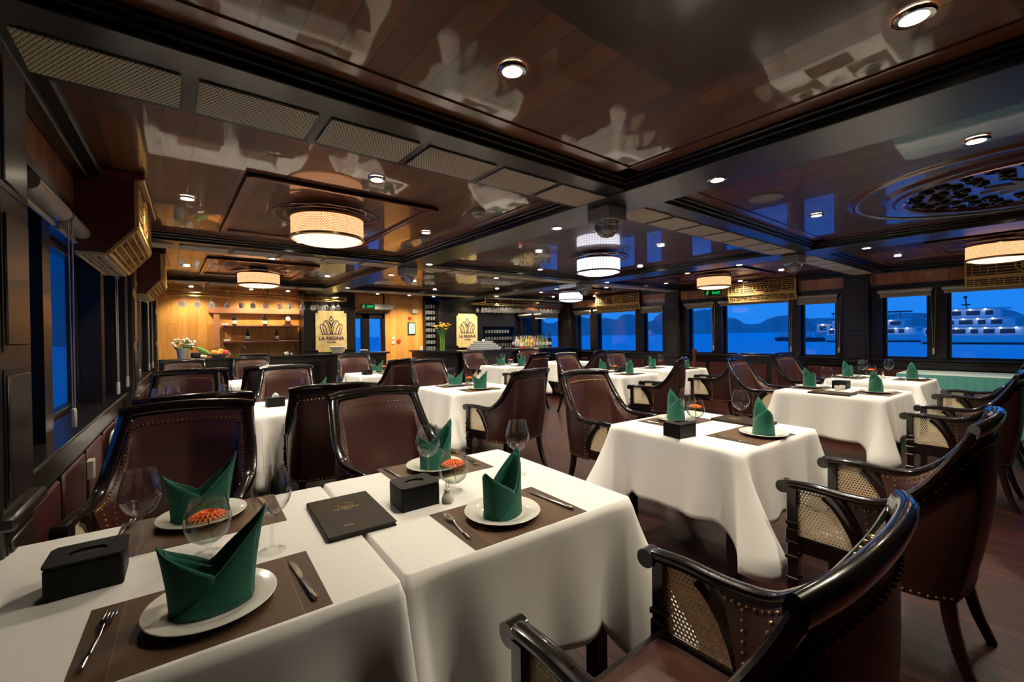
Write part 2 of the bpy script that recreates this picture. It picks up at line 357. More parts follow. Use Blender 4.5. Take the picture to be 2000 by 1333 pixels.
for side in('left','right'):
    T=SX(side); b=MB(); b.T=T
    b.mi=0
    b.box(-.20,0,Y0,Y1,0,.82)                       # below the sills
    b.box(-.20,0,Y0,Y1,1.965,2.05)                    # head band
    b.mi=1; b.box(-.20,0,Y0,Y1,2.05,2.33)            # boarded frieze
    b.mi=0
    BW={**BAYW,0:[],1:[(2.39,2.84),(2.98,4.42),(4.56,5.03)]} if side=='left' else BAYW
    edges=[w for k in BW for w in BW[k]]; last=Y0
    for (a,c) in edges: b.box(-.19,-.03,last,a,.82,1.965); last=c
    b.box(-.19,-.03,last,Y1,.82,1.965)
    b.build('wall_'+side,['dark','sidewood'],smooth=False); struct_(D.objects['wall_'+side],sidelab[side]+', black wood piers and reddish boarded frieze','wall')
    # sill and crown
    tn+=1; s=MB(); s.T=T
    s.box(-.20,.05,Y0,Y1,.868,.902,.008); s.box(0,.035,Y0,Y1,.83,.868,.006); s.box(0,.02,Y0,Y1,.76,.83)
    struct_(s.build('trim_%d'%tn,'dark'),'black wooden window sill running along the %s wall'%side,'sill')
    tn+=1; s=MB(); s.T=T
    s.box(0,.12,Y0,Y1,2.285,2.33,.01); s.box(0,.07,Y0,Y1,2.245,2.285,.008); s.box(-.002,.02,Y0,Y1,2.025,2.06)
    struct_(s.build('trim_%d'%tn,'dark'),'black crown moulding above the boards of the %s wall'%side,'moulding')
    tn+=1; s=MB(); s.T=T
    s.box(0,.03,Y0,Y1,0,.12,.006); struct_(s.build('baseboard_'+side,'dark'),'black baseboard of the %s wall'%side,'baseboard')
    # padded panels
    s=MB(); s.T=T
    for (p,q) in zip([x[1] for x in PIL],[x[0] for x in PIL][1:]+[10.6]):
        n=5 if q-p>2.5 else 3; w=(q-p)/n
        for i in range(n): s.box(0,.022,p+i*w+.04,p+(i+1)*w-.04,.15,.74,.02)
    tn+=1; struct_(s.build('trim_%d'%tn,'wains'),'dark red padded leather panels below the %s windows'%side,'wall panel')
    # pillars
    for i,(p,q) in enumerate(PIL):
        if side=='left' and i==1: p,q=1.86,2.17
        s=MB(); s.T=T
        pd=.065 if (side=='left' and i==1) else .09
        s.box(-.03,pd,p,q,0,2.30,.006)
        for z0,z1 in((.14,.80),(.88,1.28),(1.33,1.76),(1.81,2.22)):
            s.mi=1; s.box(pd,pd+.003,p+.025,q-.025,z0,z1)
            s.mi=0; s.box(pd,pd+.009,p+.045,q-.045,z0+.02,z1-.02,.006)
        s.box(pd-.04,pd+.03,p-.012,q+.012,.82,.865,.01)
        tn+=1; struct_(s.build('trim_%d'%tn,['darkpanel','dark']),'dark panelled pillar on the %s wall, number %s from the camera end'%(side,['one','two','three','four'][i]),'pillar')
    # windows
    for bay,ws in BW.items():
        for j,(a,c) in enumerate(ws):
            wn+=1; f=MB(); f.T=T
            z0,z1=.902,1.965; w=.038
            f.box(-.21,-.15,a,a+w,z0,z1,.004); f.box(-.21,-.15,c-w,c,z0,z1,.004); f.box(-.21,-.15,a,c,z0,z0+.03,.004); f.box(-.21,-.15,a,c,z1-w,z1,.004)
            fo=struct_(f.build('window_%d'%wn,'dark'),'black framed window in the %s wall'%side,'window')
            g=MB(); g.T=T; g.box(-.187,-.181,a+w*.6,c-w*.6,z0+.02,z1-.02); g.build('pane','pane',fo,smooth=False)
# end walls
b=MB(); b.mi=0; b.box(-1.0,9.8,-2.6,-2.4,0,2.33); struct_(b.build('wall_back','darkpanel',smooth=False),'dark wall behind the diners','wall')
b=MB(); b.box(-.75,3.25,10.2,10.3,0,2.36); b.box(3.95,4.1,10.2,10.3,0,.9)
b.box(4.02,5.06,10.0,10.2,0,2.33)
struct_(b.build('wall_front','wallwood',smooth=False),'golden boarded wall at the far bar end of the room','wall')
b=MB(); b.box(5.0,9.4,10.62,10.75,0,2.33); struct_(b.build('wall_far','dark',smooth=False),'black wall behind the right bar shelves','wall')
for (x0,x1,y0,lab) in((2.22,3.28,9.75,'left'),(5.40,6.72,9.75,'right')):
    s=MB(); s.box(x0,x1,y0,10.62,0,2.33,.006)
    s.mi=1; s.box(x0-.02,x1+.02,y0-.03,y0,1.98,2.03,.008)
    s.mi=0
    for xa,xb in (((x0+.02,x0+.17),(x1-.17,x1-.02)) if lab=='left' else ((x0+.03,x0+.40),)): s.box(xa,xb,y0-.015,y0,1.08,1.95,.01); s.box(xa,xb,y0-.015,y0,2.06,2.24,.01)
    tn+=1; struct_(s.build('trim_%d'%tn,['darkpanel','dark']),'broad dark panelled pier carrying the %s logo board'%lab,'pillar')
# beams
def beam(b,x0,x1,y0,y1,z,along):
    b.mi=0; b.box(x0,x1,y0,y1,z,2.33,.004)
    b.mi=1
    if along=='x':
        b.box(x0,x1,y0-.05,y0,2.306,2.33,.006); b.box(x0,x1,y1,y1+.05,2.306,2.33,.006); b.box(x0,x1,y0-.02,y0,2.288,2.308,.006); b.box(x0,x1,y1,y1+.02,2.288,2.308,.006)
    else:
        b.box(x0-.06,x0,y0,y1,2.306,2.33,.006); b.box(x1,x1+.05,y0,y1,2.306,2.33,.006); b.box(x0-.03,x0,y0,y1,2.288,2.308,.006); b.box(x1,x1+.02,y0,y1,2.288,2.308,.006)
segs=[(-.37,2.30,6),(2.66,5.64,7),(6.08,8.86,6)]
for iy,yc in enumerate((-1.42,1.95,5.27,8.57)):
    b=MB(); beam(b,-.5,9.0,yc-.24,yc+.22,2.264,'x'); tn+=1
    bo=struct_(b.build('trim_%d'%tn,['dark','dark']),'black cross beam with cane panels spanning the room, %s from the camera'%['first','second','third','fourth'][iy],'beam')
    for (xa,xb,n) in segs:
        w=(xb-xa)/n
        for i in range(n):
            c=MB(); c.box(xa+i*w+.025,xa+(i+1)*w-.025,yc-.09,yc+.17,2.256,2.263); o=c.build('cane_panel','canep',bo,smooth=False)
            o['label']='pale woven cane panel'
for ix,(xa,xb) in enumerate(((2.28,2.68),(5.62,6.08))):
    b=MB(); beam(b,xa,xb,-2.4,10.6,2.254,'y'); tn+=1
    struct_(b.build('trim_%d'%tn,['beam','dark']),'black lengthwise ceiling beam, %s'%['between left and middle bays','between middle and right bays'][ix],'beam')
# border boards of the bays and the square mouldings
bxs=[(-.42,2.22),(2.73,5.56),(6.13,8.86)]; bys=[(-1.15,1.66),(2.22,4.98),(5.54,8.28)]
b=MB()
for x0,x1 in bxs:
    for y0,y1 in bys:
        b.box(x0,x1,y0,y0+.1,2.324,2.332); b.box(x0,x1,y1-.1,y1,2.324,2.332); b.box(x0,x0+.1,y0,y1,2.324,2.332); b.box(x1-.1,x1,y0,y1,2.324,2.332)
tn+=1; struct_(b.build('trim_%d'%tn,'ceilx',smooth=False),'dark border boards framing each ceiling bay','ceiling trim')
def sqmould(cx,cy,w,h):
    global tn
    b=MB()
    for k,(t,z) in enumerate(((.05,2.312),(.028,2.304))):
        b.box(cx-w/2,cx+w/2,cy-h/2,cy-h/2+t,z,2.331,.004); b.box(cx-w/2,cx+w/2,cy+h/2-t,cy+h/2,z,2.331,.004); b.box(cx-w/2,cx-w/2+t,cy-h/2,cy+h/2,z,2.331,.004); b.box(cx+w/2-t,cx+w/2,cy-h/2,cy+h/2,z,2.331,.004)
    tn+=1; struct_(b.build('trim_%d'%tn,'ceilx'),'square dark moulding on the ceiling boards','ceiling trim')
sqmould(1.0,3.78,1.25,1.70); sqmould(1.0,7.0,1.25,1.6); sqmould(7.25,3.78,1.25,1.7); sqmould(7.25,.3,1.25,1.3); sqmould(7.1,7.0,1.25,1.6)
b=MB(); b.box(.30,1.66,-.45,.94,2.316,2.331,.004); b.box(.38,1.58,-.37,.86,2.306,2.318,.003)
tn+=1; struct_(b.build('trim_%d'%tn,'darkceil'),'raised dark square panel on the nearest left ceiling bay','ceiling trim')
# door at the far end
s=MB()
for xa,xb in((3.28,3.36),(3.50,3.68),(3.98,4.06)): s.box(xa,xb,9.98,10.08,0,1.90,.006)
s.box(3.28,4.06,9.98,10.08,1.78,1.90,.006); s.box(3.28,4.06,9.98,10.08,0,.35,.006); s.box(3.28,4.1,9.93,10.08,1.90,1.95,.008)
do=struct_(s.build('door_1','dark'),'black glazed double door at the far end','door')
g=MB(); g.box(3.36,3.50,10.02,10.028,.35,1.78); g.box(3.68,3.98,10.02,10.028,.35,1.78); g.build('pane','pane',do,smooth=False)
hd=MB(); hd.tube([(3.60,9.97,1.0),(3.60,9.93,1.0),(3.66,9.93,1.0)],.01); hd.build('door_handle','brass',do)
b=MB(); b.box(3.25,4.06,10.0,10.2,1.95,2.33); struct_(b.build('wall_over_door','wallwood',smooth=False),'boarding above the far door','wall')

# ------------------------------------------------------------------ roller blinds
drop={('left',0):.05,('left',1):.05}
pos3=['small left-hand','wide middle','small right-hand']
ordn=['nearest','second','third','farthest']
for side in('left','right'):
    T=SX(side)
    BW={**BAYW,1:[(2.39,2.84),(2.98,4.42),(4.56,5.03)]} if side=='left' else BAYW
    for bay,ws in BW.items():
        for j,(a,c) in enumerate(ws):
            if bay==0 and (side=='left'): continue
            if side=='left' and bay==3: continue
            y0,y1=a-.05,c+.04; dr={0:.13,1:.07,2:.09}[j%3] if side=='right' else .06
            t=thing('roller_blind','rolled-up beige blind, %s pane of the %s bay, %s wall'%(['small near','wide middle','small far'][j] if bay<3 else ['wide near','far'][j],ordn[bay],side),'blind',(0,0,0),0,'roller blinds along the window walls')
            m=MB(); m.T=T; d=.028 if side=='left' else .02
            m.tube([(d,y0,1.955),(d,y1,1.955)],.036 if side=='left' else .030,14); m.build('cassette','blindtube',t)
            m=MB(); m.T=T; m.box(d-.028,d-.022,y0+.02,y1-.02,1.965-dr,1.96); m.build('fabric','blind',t,smooth=False)
            m=MB(); m.T=T; m.tube([(d-.025,y0+.02,1.96-dr),(d-.025,y1-.02,1.96-dr)],.010,8); m.build('bottom_bar','blindtube',t)
            if side=='left' or bay<2:
                yc=(y1+.012) if side=='left' else (y0-.012); zb=(.99 if side=='left' else 1.02); dc=.05 if side=='left' else .04
                m=MB(); m.T=T; m.tube([(dc,yc-.028,1.955),(dc,yc-.006,zb+.05)],.0028,6); m.tube([(dc+.006,yc+.028,1.955),(dc+.006,yc+.006,zb+.05)],.0028,6); m.build('pull_chain','chain',t)
                m=MB(); m.T=T; m.box(dc-.008,dc+.012,yc-.014,yc+.014,zb-.04,zb+.055,.006); m.build('chain_weight','blindtube',t)

# ------------------------------------------------------------------ air conditioner covers with fretwork
def accover(side,y0,y1,lab):
    T=SX(side); dp=.27 if side=='left' else .13
    t=thing('air_conditioner_cover',lab,'air conditioner cover',(0,0,0),0,'carved covers above the windows')
    m=MB(); m.T=T
    pr=[(0,1.93),(dp*.5,1.93),(dp-.02,2.07),(dp-.02,2.31),(0,2.31)] if side=='right' else [(0,1.86),(dp*.45,1.86),(dp-.02,2.02),(dp-.02,2.31),(0,2.31)]
    n=len(pr); vs=[(d,y0,z) for d,z in pr]+[(d,y1,z) for d,z in pr]
    m.mi=0; m.add(vs,[tuple(range(n)),tuple(range(n,2*n))]); m.mi=1; m.add(vs,[(i,(i+1)%n,n+(i+1)%n,n+i) for i in range(n)])
    m.mi=0; m.box(0,dp+.03,y0-.03,y1+.03,2.29,2.325,.006)
    m.build('cabinet',['woodpost','fretback'],t,smooth=False)
    f=MB(); f.T=T
    def face(p,q,rows,cols,ring):
        (d0,z0),(d1,z1)=p,q; L=math.hypot(d1-d0,z1-z0); ux,uz=(d1-d0)/L,(z1-z0)/L; nx,nz=uz,-ux
        if nx<0 or (abs(nx)<1e-6 and nz>0): nx,nz=-nx,-nz
        def P(s,y,h=.012): return (d0+ux*s+nx*h,y,z0+uz*s+nz*h)
        for s in (.008,L-.008): f.sweep([P(s,y0),P(s,y1)],.02,.018,(ux,0,uz),4,6)
        for y in (y0+.012,y1-.012): f.sweep([P(0,y),P(L,y)],.022,.018,(0,1,0),4,6)
        for i in range(1,rows): 
            f.sweep([P(L*i/rows,y0,.008),P(L*i/rows,y1,.008)],.009,.012,(ux,0,uz),4,6)
        for k in range(1,cols):
            y=y0+(y1-y0)*k/cols; s0=0 if k%3==0 else L*((k*7)%rows)/rows; s1=L if k%3==0 else min(L,s0+L*2/rows)
            f.sweep([P(s0,y,.008),P(s1,y,.008)],.009,.012,(0,1,0),4,6)
        if ring:
            yc=(y0+y1)/2; r=L*.42
            f.tube([P(L/2+r*math.sin(a*PI/8),yc+r*1.3*math.cos(a*PI/8),.016) for a in range(17)],.008,6)
            f.tube([P(L/2+r*.5*math.sin(a*PI/8),yc+r*.7*math.cos(a*PI/8),.016) for a in range(17)],.007,6)
    face(pr[2],pr[3],6,16,True); face(pr[1],pr[2],5,26,False)
    if side=='left': face(pr[0],pr[1],4,26,False)
    f.build('fretwork','fret',t)
accover('left',3.34,4.36,'deep brown box with lattice underside above the nearest left windows')
accover('left',6.05,7.10,'smaller-looking brown lattice box farther along the left wall')
accover('right',-.35,.85,'golden fretwork panel at the right edge above the yacht window')
accover('right',2.92,4.10,'golden fretwork panel on the right wall beside the green exit sign')
accover('right',6.12,7.40,'golden fretwork panel on the right wall nearest the bar')

# ------------------------------------------------------------------ ceiling lights
def mk_down():
    t=thing('downlight','x','ceiling light')
    m=MB(); m.lathe([(.036,.0),(.036,-.006),(.050,-.008),(.054,-.003),(.054,.004)],n=28); m.build('trim_ring','steel',t)
    m=MB(); m.lathe([(.0001,-.003),(.020,-.0035),(.037,-.003)],n=24); m.build('lens','lens',t)
    return t
down=Proto(mk_down)
LSP=D.lights.new('downlight_beam','SPOT'); LSP.energy=46; LSP.color=(1,.87,.67); LSP.spot_size=math.radians(135); LSP.spot_blend=.7; LSP.shadow_soft_size=.04
LC=[(1.0,1.24),(1.82,.28),(1.02,2.60),(.12,3.70),(1.07,4.76),(1.9,3.67),(3.27,.27),(4.27,1.27),(5.24,.29),(.21,7.08),(3.39,3.76),(4.35,4.80),(4.28,2.74),(5.36,3.77),(7.50,1.33),(8.57,3.8),(6.62,3.76),(7.66,4.80),(5.36,7.25),(6.72,9.0),(6.68,7.35),(7.78,8.10),(8.55,7.39),(1.99,7.18),(2.76,9.32),(6.19,9.32),(7.5,10.0),(8.4,10.0),(1.3,9.85),(.35,9.85),(1.95,9.85),(.4,9.0),(6.40,.33),(7.62,2.75),(4.46,9.5),(5.1,9.5),(3.7,9.5),(3.38,7.0),(4.35,5.9),(1.0,5.9),(1.05,8.0),(4.35,8.05),(7.2,5.9),(4.8,9.0),(4.2,9.1)]  # the pair facing the logo boards is added to brighten them
LB=[(2.54,1.25),(2.58,2.63),(2.56,4.87),(5.99,1.32),(6.0,2.67),(6.0,4.90),(6.0,6.15),(2.56,8.0),(2.55,6.01),(5.9,8.0)]
def zone(x,y):
    c='left' if x<2.2 else 'middle' if x<5.6 else 'right'
    r='nearest' if y<1.7 else 'second' if y<5.1 else 'third' if y<8.4 else 'farthest'
    return c,r
FAR=sorted([p for p in LC if p[1]>8.4]); FARN=['first','second','third','fourth','fifth','sixth','seventh','eighth','ninth','tenth','eleventh','twelfth','thirteenth','fourteenth','fifteenth','sixteenth','seventeenth','eighteenth']
for i,(x,y,bm) in enumerate([(x,y,0) for x,y in LC]+[(x,y,1) for x,y in LB]):
    c,r=zone(x,y)
    if bm:
        lab='round downlight set in the %s lengthwise beam, %s'%('left-hand' if x<4 else 'right-hand',['nearest the camera','just past the first dome lamp','just short of the second cane beam','just past the second dome lamp','at its far bar end'][0 if y<1.4 else 1 if y<3 else 2 if y<5.1 else 3 if y<7 else 4])
    else:
        cx={'left':1.0,'middle':4.3,'right':7.3}[c]; cy={'nearest':.3,'second':3.75,'third':7.0,'farthest':9.7}[r]
        dx,dy=x-cx,y-cy
        w=('left side' if dx<0 else 'right side') if abs(dx)>abs(dy) else ('near side' if dy<0 else 'far side')
        lab='round downlight in the %s ceiling bay of the %s row, %s'%(c,r,w)
        if y>8.4: lab='small distant downlight over the bar end, %s from left'%FARN[FAR.index((x,y))]
    o=down.put((x,y,(2.254 if bm else (2.324 if not(4.3<y<4.95) else 2.328))),0,lab,'recessed ceiling downlights')
    lo=D.objects.new('lamp_beam',LSP); C.objects.link(lo); lo.parent=o; lo.location=(0,0,-.012)
# drum lamps
def mk_drum(white):
    def f():
        t=thing('drum_lamp','x','ceiling lamp')
        m=MB(); m.lathe([(.255,-.06),(.258,-.07),(.258,-.21),(.252,-.225)],n=48); o=m.build('lamp_shade','whiteshade' if white else 'warmshade',t)
        m=MB(); m.lathe([(.0001,-.262 if white else -.25),(.10,-.258 if white else -.247),(.19,-.245),(.235,-.225),(.24,-.215)],n=40); m.build('diffuser','whitediff' if white else 'warmdiff',t)
        m=MB(); m.lathe([(.252,-.205),(.268,-.208),(.268,-.222),(.252,-.228)],n=48); m.lathe([(.25,-.06),(.266,-.06),(.266,-.074),(.25,-.076)],n=48); m.build('band','steel' if white else 'brass',t)
        m=MB(); m.lathe([(.12,0),(.12,-.05),(.255,-.06)],n=32); m.build('base','woodpost',t)
        m=MB()
        for rr in (.30,.37): m.tube([(rr*math.cos(a*PI/24),rr*math.sin(a*PI/24),-.045) for a in range(49)],.007,6,False)
        for k in range(10):
            a0=2*PI*k/10; m.tube([((.335+.045*math.cos(u*PI))*math.cos(a0+u*.628),(.335+.045*math.cos(u*PI))*math.sin(a0+u*.628),-.045) for u in [q/8 for q in range(9)]],.006,6)
        m.build('ornamental_ring','woodpost',t)
        return t
    return f
dw=Proto(mk_drum(False)); dn=Proto(mk_drum(True))
for x,y,l in((.98,3.50,'warm drum lamp with woven shade, the largest, above the left tables'),(1.02,7.0,'smaller warm drum lamp farther back over the left bar'),(7.15,3.6,'pinkish drum lamp beside the green exit sign'),(7.1,.42,'warm drum lamp cut by the right edge of the photo')): dw.put((x,y,2.33),0,l)
for x,y,l in((4.15,3.52,'white glowing drum lamp with square lattice band in the middle'),(7.02,6.75,'plain white glowing lamp near the right bar')): dn.put((x,y,2.33),0,l)
# crystal domes at the beam crossings
def mk_dome():
    t=thing('crystal_dome_lamp','x','ceiling lamp')
    m=MB(); m.box(-.10,.10,-.10,.10,-.10,-.0,.008); m.box(-.085,-.02,-.104,-.1,-.08,-.03); m.build('housing','grey',t)
    m=MB(); P=[]
    m.lathe([(.03,-.10),(.085,-.108),(.088,-.125),(.082,-.15),(.066,-.18),(.04,-.202),(.0001,-.21)],n=14); o=m.build('cut_glass_bowl','crystal',t,smooth=False)
    m=MB(); m.lathe([(.05,-.098),(.092,-.10),(.092,-.112),(.08,-.114)],n=28); m.build('collar','steel',t)
    m=MB(); m.ball((0,0,-.14),.028,8,6); m.build('bulb_cluster','china',t)
    return t
dome=Proto(mk_dome)
for x,y,l in((2.48,2.02,'nearest faceted crystal dome in a grey housing, above the middle tables'),(2.48,5.32,'small faceted crystal dome above the left bar end'),(5.85,1.98,'faceted crystal dome at the right-hand beam crossing'),(5.85,5.30,'faceted crystal dome overlapping the plain white lamp')): dome.put((x,y,2.254),0,l)
# medallion
t=thing('ceiling_medallion','round carved wooden medallion with a pale star on the ceiling','ceiling ornament',(4.5,.12,2.33))
m=MB(); m.lathe([(.0001,-.012),(.62,-.012),(.64,-.03),(.68,-.034),(.70,-.02),(.74,-.02),(.76,0)],n=72); m.mi=1; random.seed(5)
for ring,(rr,n,s) in enumerate(((.56,26,.045),(.44,20,.05),(.33,14,.05))):
    for k in range(n):
        a=2*PI*k/n+ring*.1; cx,cy=rr*math.cos(a),rr*math.sin(a); sg=1 if k%2 else -1
        m.tube([(cx+s*(1-u*.75)*math.cos(a+sg*u*7),cy+s*(1-u*.75)*math.sin(a+sg*u*7),-.020) for u in [q/9 for q in range(10)]],.008,5)
m.build('carved_disc',['woodpost','dark'],t)
m=MB(); m.prism([((.24 if k%2==0 else .10)*math.cos(PI*k/9),(.24 if k%2==0 else .10)*math.sin(PI*k/9)) for k in range(18)],-.022); m.build('star','grey',t)
m=MB(); m.lathe([(.90,-.004),(.92,-.012),(.95,-.012),(.97,0)],n=72); tn+=1; o=m.build('trim_%d'%tn,'ceilx',loc=(4.5,.12,2.33)); struct_(o,'thin round moulding around the carved medallion','ceiling trim')
# speaker grille, smoke detectors, exit signs
m=MB(); m.lathe([(.0001,-.004),(.085,-.006),(.09,-.01),(.11,-.01),(.115,0)],n=36); tag(m.build('ceiling_speaker','grey',loc=(3.42,1.33,2.33)),'flat round speaker grille in the ceiling beside the carved medallion','speaker')
for x,y,l in((1.93,2.84,'pale round smoke detector beside the cane beam, left bay'),(3.5,5.9,'small pale smoke detector beyond the white drum lamp')):
    t=thing('smoke_detector',l,'smoke detector',(x,y,2.33)); m=MB(); m.lathe([(.055,0),(.055,-.015),(.045,-.02),(.0001,-.02)],n=24); m.build('base','cream',t); m=MB(); m.lathe([(.035,-.02),(.038,-.035),(.02,-.045),(.0001,-.046)],n=20); m.build('sensor_head','cream',t)
def text(body,size,loc,rot,name,matn,parent=None,ext=.0015,align='CENTER',bold=0):
    cu=D.curves.new(name,'FONT'); cu.body=body; cu.size=size; cu.extrude=ext; cu.align_x=align; cu.align_y='CENTER'; cu.offset=bold
    o=D.objects.new('tmp',cu); C.objects.link(o); dg=bpy.context.evaluated_depsgraph_get(); me=D.meshes.new_from_object(o.evaluated_get(dg))
    D.objects.remove(o); n=D.objects.new(name,me); me.materials.clear(); me.materials.append(M[matn]); C.objects.link(n); n.location=loc; n.rotation_euler=rot
    if parent: n.parent=parent
    return n
def exit_sign(loc,rz,lab,hang):
    t=thing('exit_sign',lab,'exit sign',loc,rz)
    m=MB(); m.box(-.16,.16,-.012,.012,-.055,.055,.004); m.build('panel','exitbg',t)
    text('EXIT',.07,(.055,-.0135,0),(PI/2,0,0),'lettering','exit',t)
    m=MB(); m.ball((-.095,-.014,.036),.009,8,6); m.sweep([(-.10,-.014,.025),(-.11,-.014,-.005)],.016,.003,(1,0,0),6); m.sweep([(-.11,-.014,-.005),(-.095,-.014,-.02),(-.105,-.014,-.042)],.008,.003,(1,0,0),6); m.sweep([(-.11,-.014,-.005),(-.125,-.014,-.025),(-.14,-.014,-.03)],.008,.003,(1,0,0),6); m.sweep([(-.10,-.014,.02),(-.08,-.014,.01)],.006,.003,(1,0,0),6); m.sweep([(-.10,-.014,.02),(-.125,-.014,.012)],.006,.003,(1,0,0),6)
    m.build('running_figure','exit',t)
    if hang:
        m=MB(); m.tube([(-.12,0,.055),(-.12,0,hang)],.003,6); m.tube([(.12,0,.055),(.12,0,hang)],.003,6); m.build('hanger','steel',t)
exit_sign((8.35,4.22,2.12),math.radians(-52),'green lit exit sign hanging beside the right golden fretwork panel',.20)
exit_sign((3.62,9.90,2.06),0,'green lit exit sign above the far glazed door',0)
# ------------------------------------------------------------------ armchair
def rail_half():
    base=[(.278,.325,.640),(.280,.30,.652),(.283,.20,.658),(.287,.08,.652),(.293,-.03,.660),(.295,-.095,.695),(.291,-.16,.755),(.282,-.215,.835),(.272,-.262,.915),(.264,-.293,.980)]
    return catmull(base,4)
def mk_chair():
    t=thing('armchair','x','chair')
    R=rail_half(); n=len(R)
    ai=20  # arm / stile split
    for s in(-1,1):
        P=[Vector((s*p.x,p.y,p.z)) for p in R]
        m=MB(); A=P[2:ai+1]; k=len(A)
        m.sweep(A,[.050]*k,[.034]*k,(1,0,0),12,3)
        m.sweep([(s*.252,.318,.640),(s*.305,.318,.640)],.058,.058,(0,0,1),14,2.2)   # scroll end
        m.build('arm','frame',t)
        m=MB(); A=P[ai:]; k=len(A)
        m.sweep(A,[.050+.008*i/k for i in range(k)],[.034]*k,(1,0,0),12,3); m.build('back_stile','frame',t)
    m=MB()
    cr=[(-.290,-.292,.988),(-.20,-.318,1.001),(-.10,-.330,1.006),(0,-.334,1.008),(.10,-.330,1.006),(.20,-.318,1.001),(.290,-.292,.988)]
    cr=catmull(cr,4); k=len(cr)
    m.sweep(cr,[.060]*k,[.036]*k,(0,-.35,1),14,2.8)
    m.build('crest_rail','frame',t)
    # leather skins : u -1..1 round the back, v 0..1 down
    def top(u,off):
        a=abs(u); s=1 if u>=0 else -1
        if a<.42:
            f=a/.42; return Vector((s*f*.235,-.322+.030*f*f,.978-.012*f*f))
        f=(a-.42)/.58; q=f*(n-1-12); i=n-1-q; i0=int(i); fr=i-i0; i1=min(i0+1,n-1); p=R[i0]*(1-fr)+R[i1]*fr
        return Vector((s*(p.x-.028*(1-f)-.004*f),p.y,p.z-.012))
    def bot(u,ins):
        a=abs(u); s=1 if u>=0 else -1
        if ins: c=[(0,-.205),(.10,-.202),(.195,-.188),(.238,-.14),(.248,-.06),(.250,.02)]; z=.435
        else: c=[(0,-.262),(.12,-.258),(.235,-.238),(.283,-.17),(.292,-.08),(.286,.045)]; z=.335
        f=a*5; i=min(int(f),4); fr=f-i
        return Vector((s*(c[i][0]*(1-fr)+c[i+1][0]*fr),c[i][1]*(1-fr)+c[i+1][1]*fr,z))
    def skin(ins,nu=40,nv=14):
        G=[]
        for iu in range(nu+1):
            u=-1+2*iu/nu; a=top(u,0); b_=bot(u,ins); row=[]
            inw=Vector((-(abs(u)>.42)*math.copysign(min(1,(abs(u)-.42)*3),u),1-max(0,(abs(u)-.42))*1.5,0)); inw.normalize()
            for iv in range(nv+1):
                v=iv/nv; p=a.lerp(b_,v)
                if ins:
                    e=math.sin(PI*min(1,v*1.0)); d=.012+.034*min(1,e*1.5)*(min(1,(1-abs(u))*4)); 
                    back=max(0,1-abs(u)/.5)
                    p=p+inw*d+Vector((0,-.05*math.sin(PI*v)*back,0))
                else:
                    p=p-inw*(.006+.016*math.sin(PI*v)*(1-abs(u)**3))+Vector((0,-.01*math.sin(PI*v),0))
                row.append(tuple(p))
            G.append(row)
        return G
    Gi=skin(True); m=MB(); m.grid(Gi); m.build('inner_back','leather',t,ang=60)
    Go=skin(False); m=MB(); m.grid(Go)
    # closing strip at the front edge of each side
    for iu in(0,-1): m.grid([Gi[iu],Go[iu]])
    m.build('outer_back','leather2',t,ang=60)
    # nails
    m=MB()
    def nails(path,step,nrm):
        acc=0; last=None
        for q in path:
            q=Vector(q)
            if last is not None:
                d=(q-last).length
                while acc+d>=step:
                    fr=(step-acc)/d; last=last.lerp(q,fr); d=(q-last).length; acc=0
                    o=nrm(last); m.ball(tuple(last+o),.0056,6,4)
                acc+=d
            last=q
    zc=Vector((0,-.05,.6))
    out=lambda p:(Vector((p.x,p.y,0))-Vector((0,.05,0))).normalized()*.004
    inn=lambda p:-(Vector((p.x,p.y,0))-Vector((0,.05,0))).normalized()*.004
    nails([r[1] for r in Go],.024,out); nails([Vector(r[-1])+Vector((0,0,.014)) for r in Go],.024,out)
    nails([r[1] for r in Gi],.020,inn)
    for iu in(1,-2): nails(Go[iu],.026,out); nails(Gi[iu],.026,inn)
    for s in(-1,1): nails([Gi[20+s*17][i] for i in range(1,13)],.026,inn)
    m.build('brass_nails','brass',t)
    # braces, cane, legs
    for s in(-1,1):
        m=MB(); pts=catmull([(s*.284,.145,.645),(s*.284,.10,.60),(s*.284,.05,.51),(s*.282,.02,.41)],4); k=len(pts)
        m.sweep(pts,[.030]*k,[.075-.02*i/k for i in range(k)],(1,0,0),10,4); m.build('side_brace','frame',t)
        poly=[(.262,.425),(.262,.65),(.18,.65),(.15,.64),(.115,.60),(.08,.53),(.055,.46),(.045,.425)]
        m=MB(); m.prism(poly,.003,0,s*.284-.0015); m.build('cane_side','cane',t,smooth=False)
        m=MB(); x=s*.284
        m.box(x-.023,x+.023,.258,.302,.0,.645,.004); m.box(x-.029,x+.029,.252,.308,.47,.49,.004); m.box(x-.027,x+.027,.254,.306,.40,.455,.004); m.box(x-.030,x+.030,.251,.309,.315,.335,.004)
        m.box(x-.030,x+.030,.251,.309,.385,.400,.004); m.box(x-.029,x+.029,.252,.308,.22,.235,.004)
        m.build('leg','frame',t)
        m=MB(); pts=catmull([(s*.215,-.215,.36),(s*.218,-.225,.25),(s*.224,-.255,.12),(s*.232,-.30,.0)],4); k=len(pts)
        m.sweep(pts,[.048-.018*i/k for i in range(k)],[.052-.020*i/k for i in range(k)],(1,0,0),10,5); m.build('leg','frame',t)
    m=MB(); m.box(-.285,-.262,-.02,.27,.345,.425,.005); m.box(.262,.285,-.02,.27,.345,.425,.005); m.box(-.27,.27,.262,.298,.335,.41,.005); m.box(-.25,.25,-.24,.26,.33,.40,.005)
    m.build('seat_frame','frame',t)
    m=MB(); G=[]
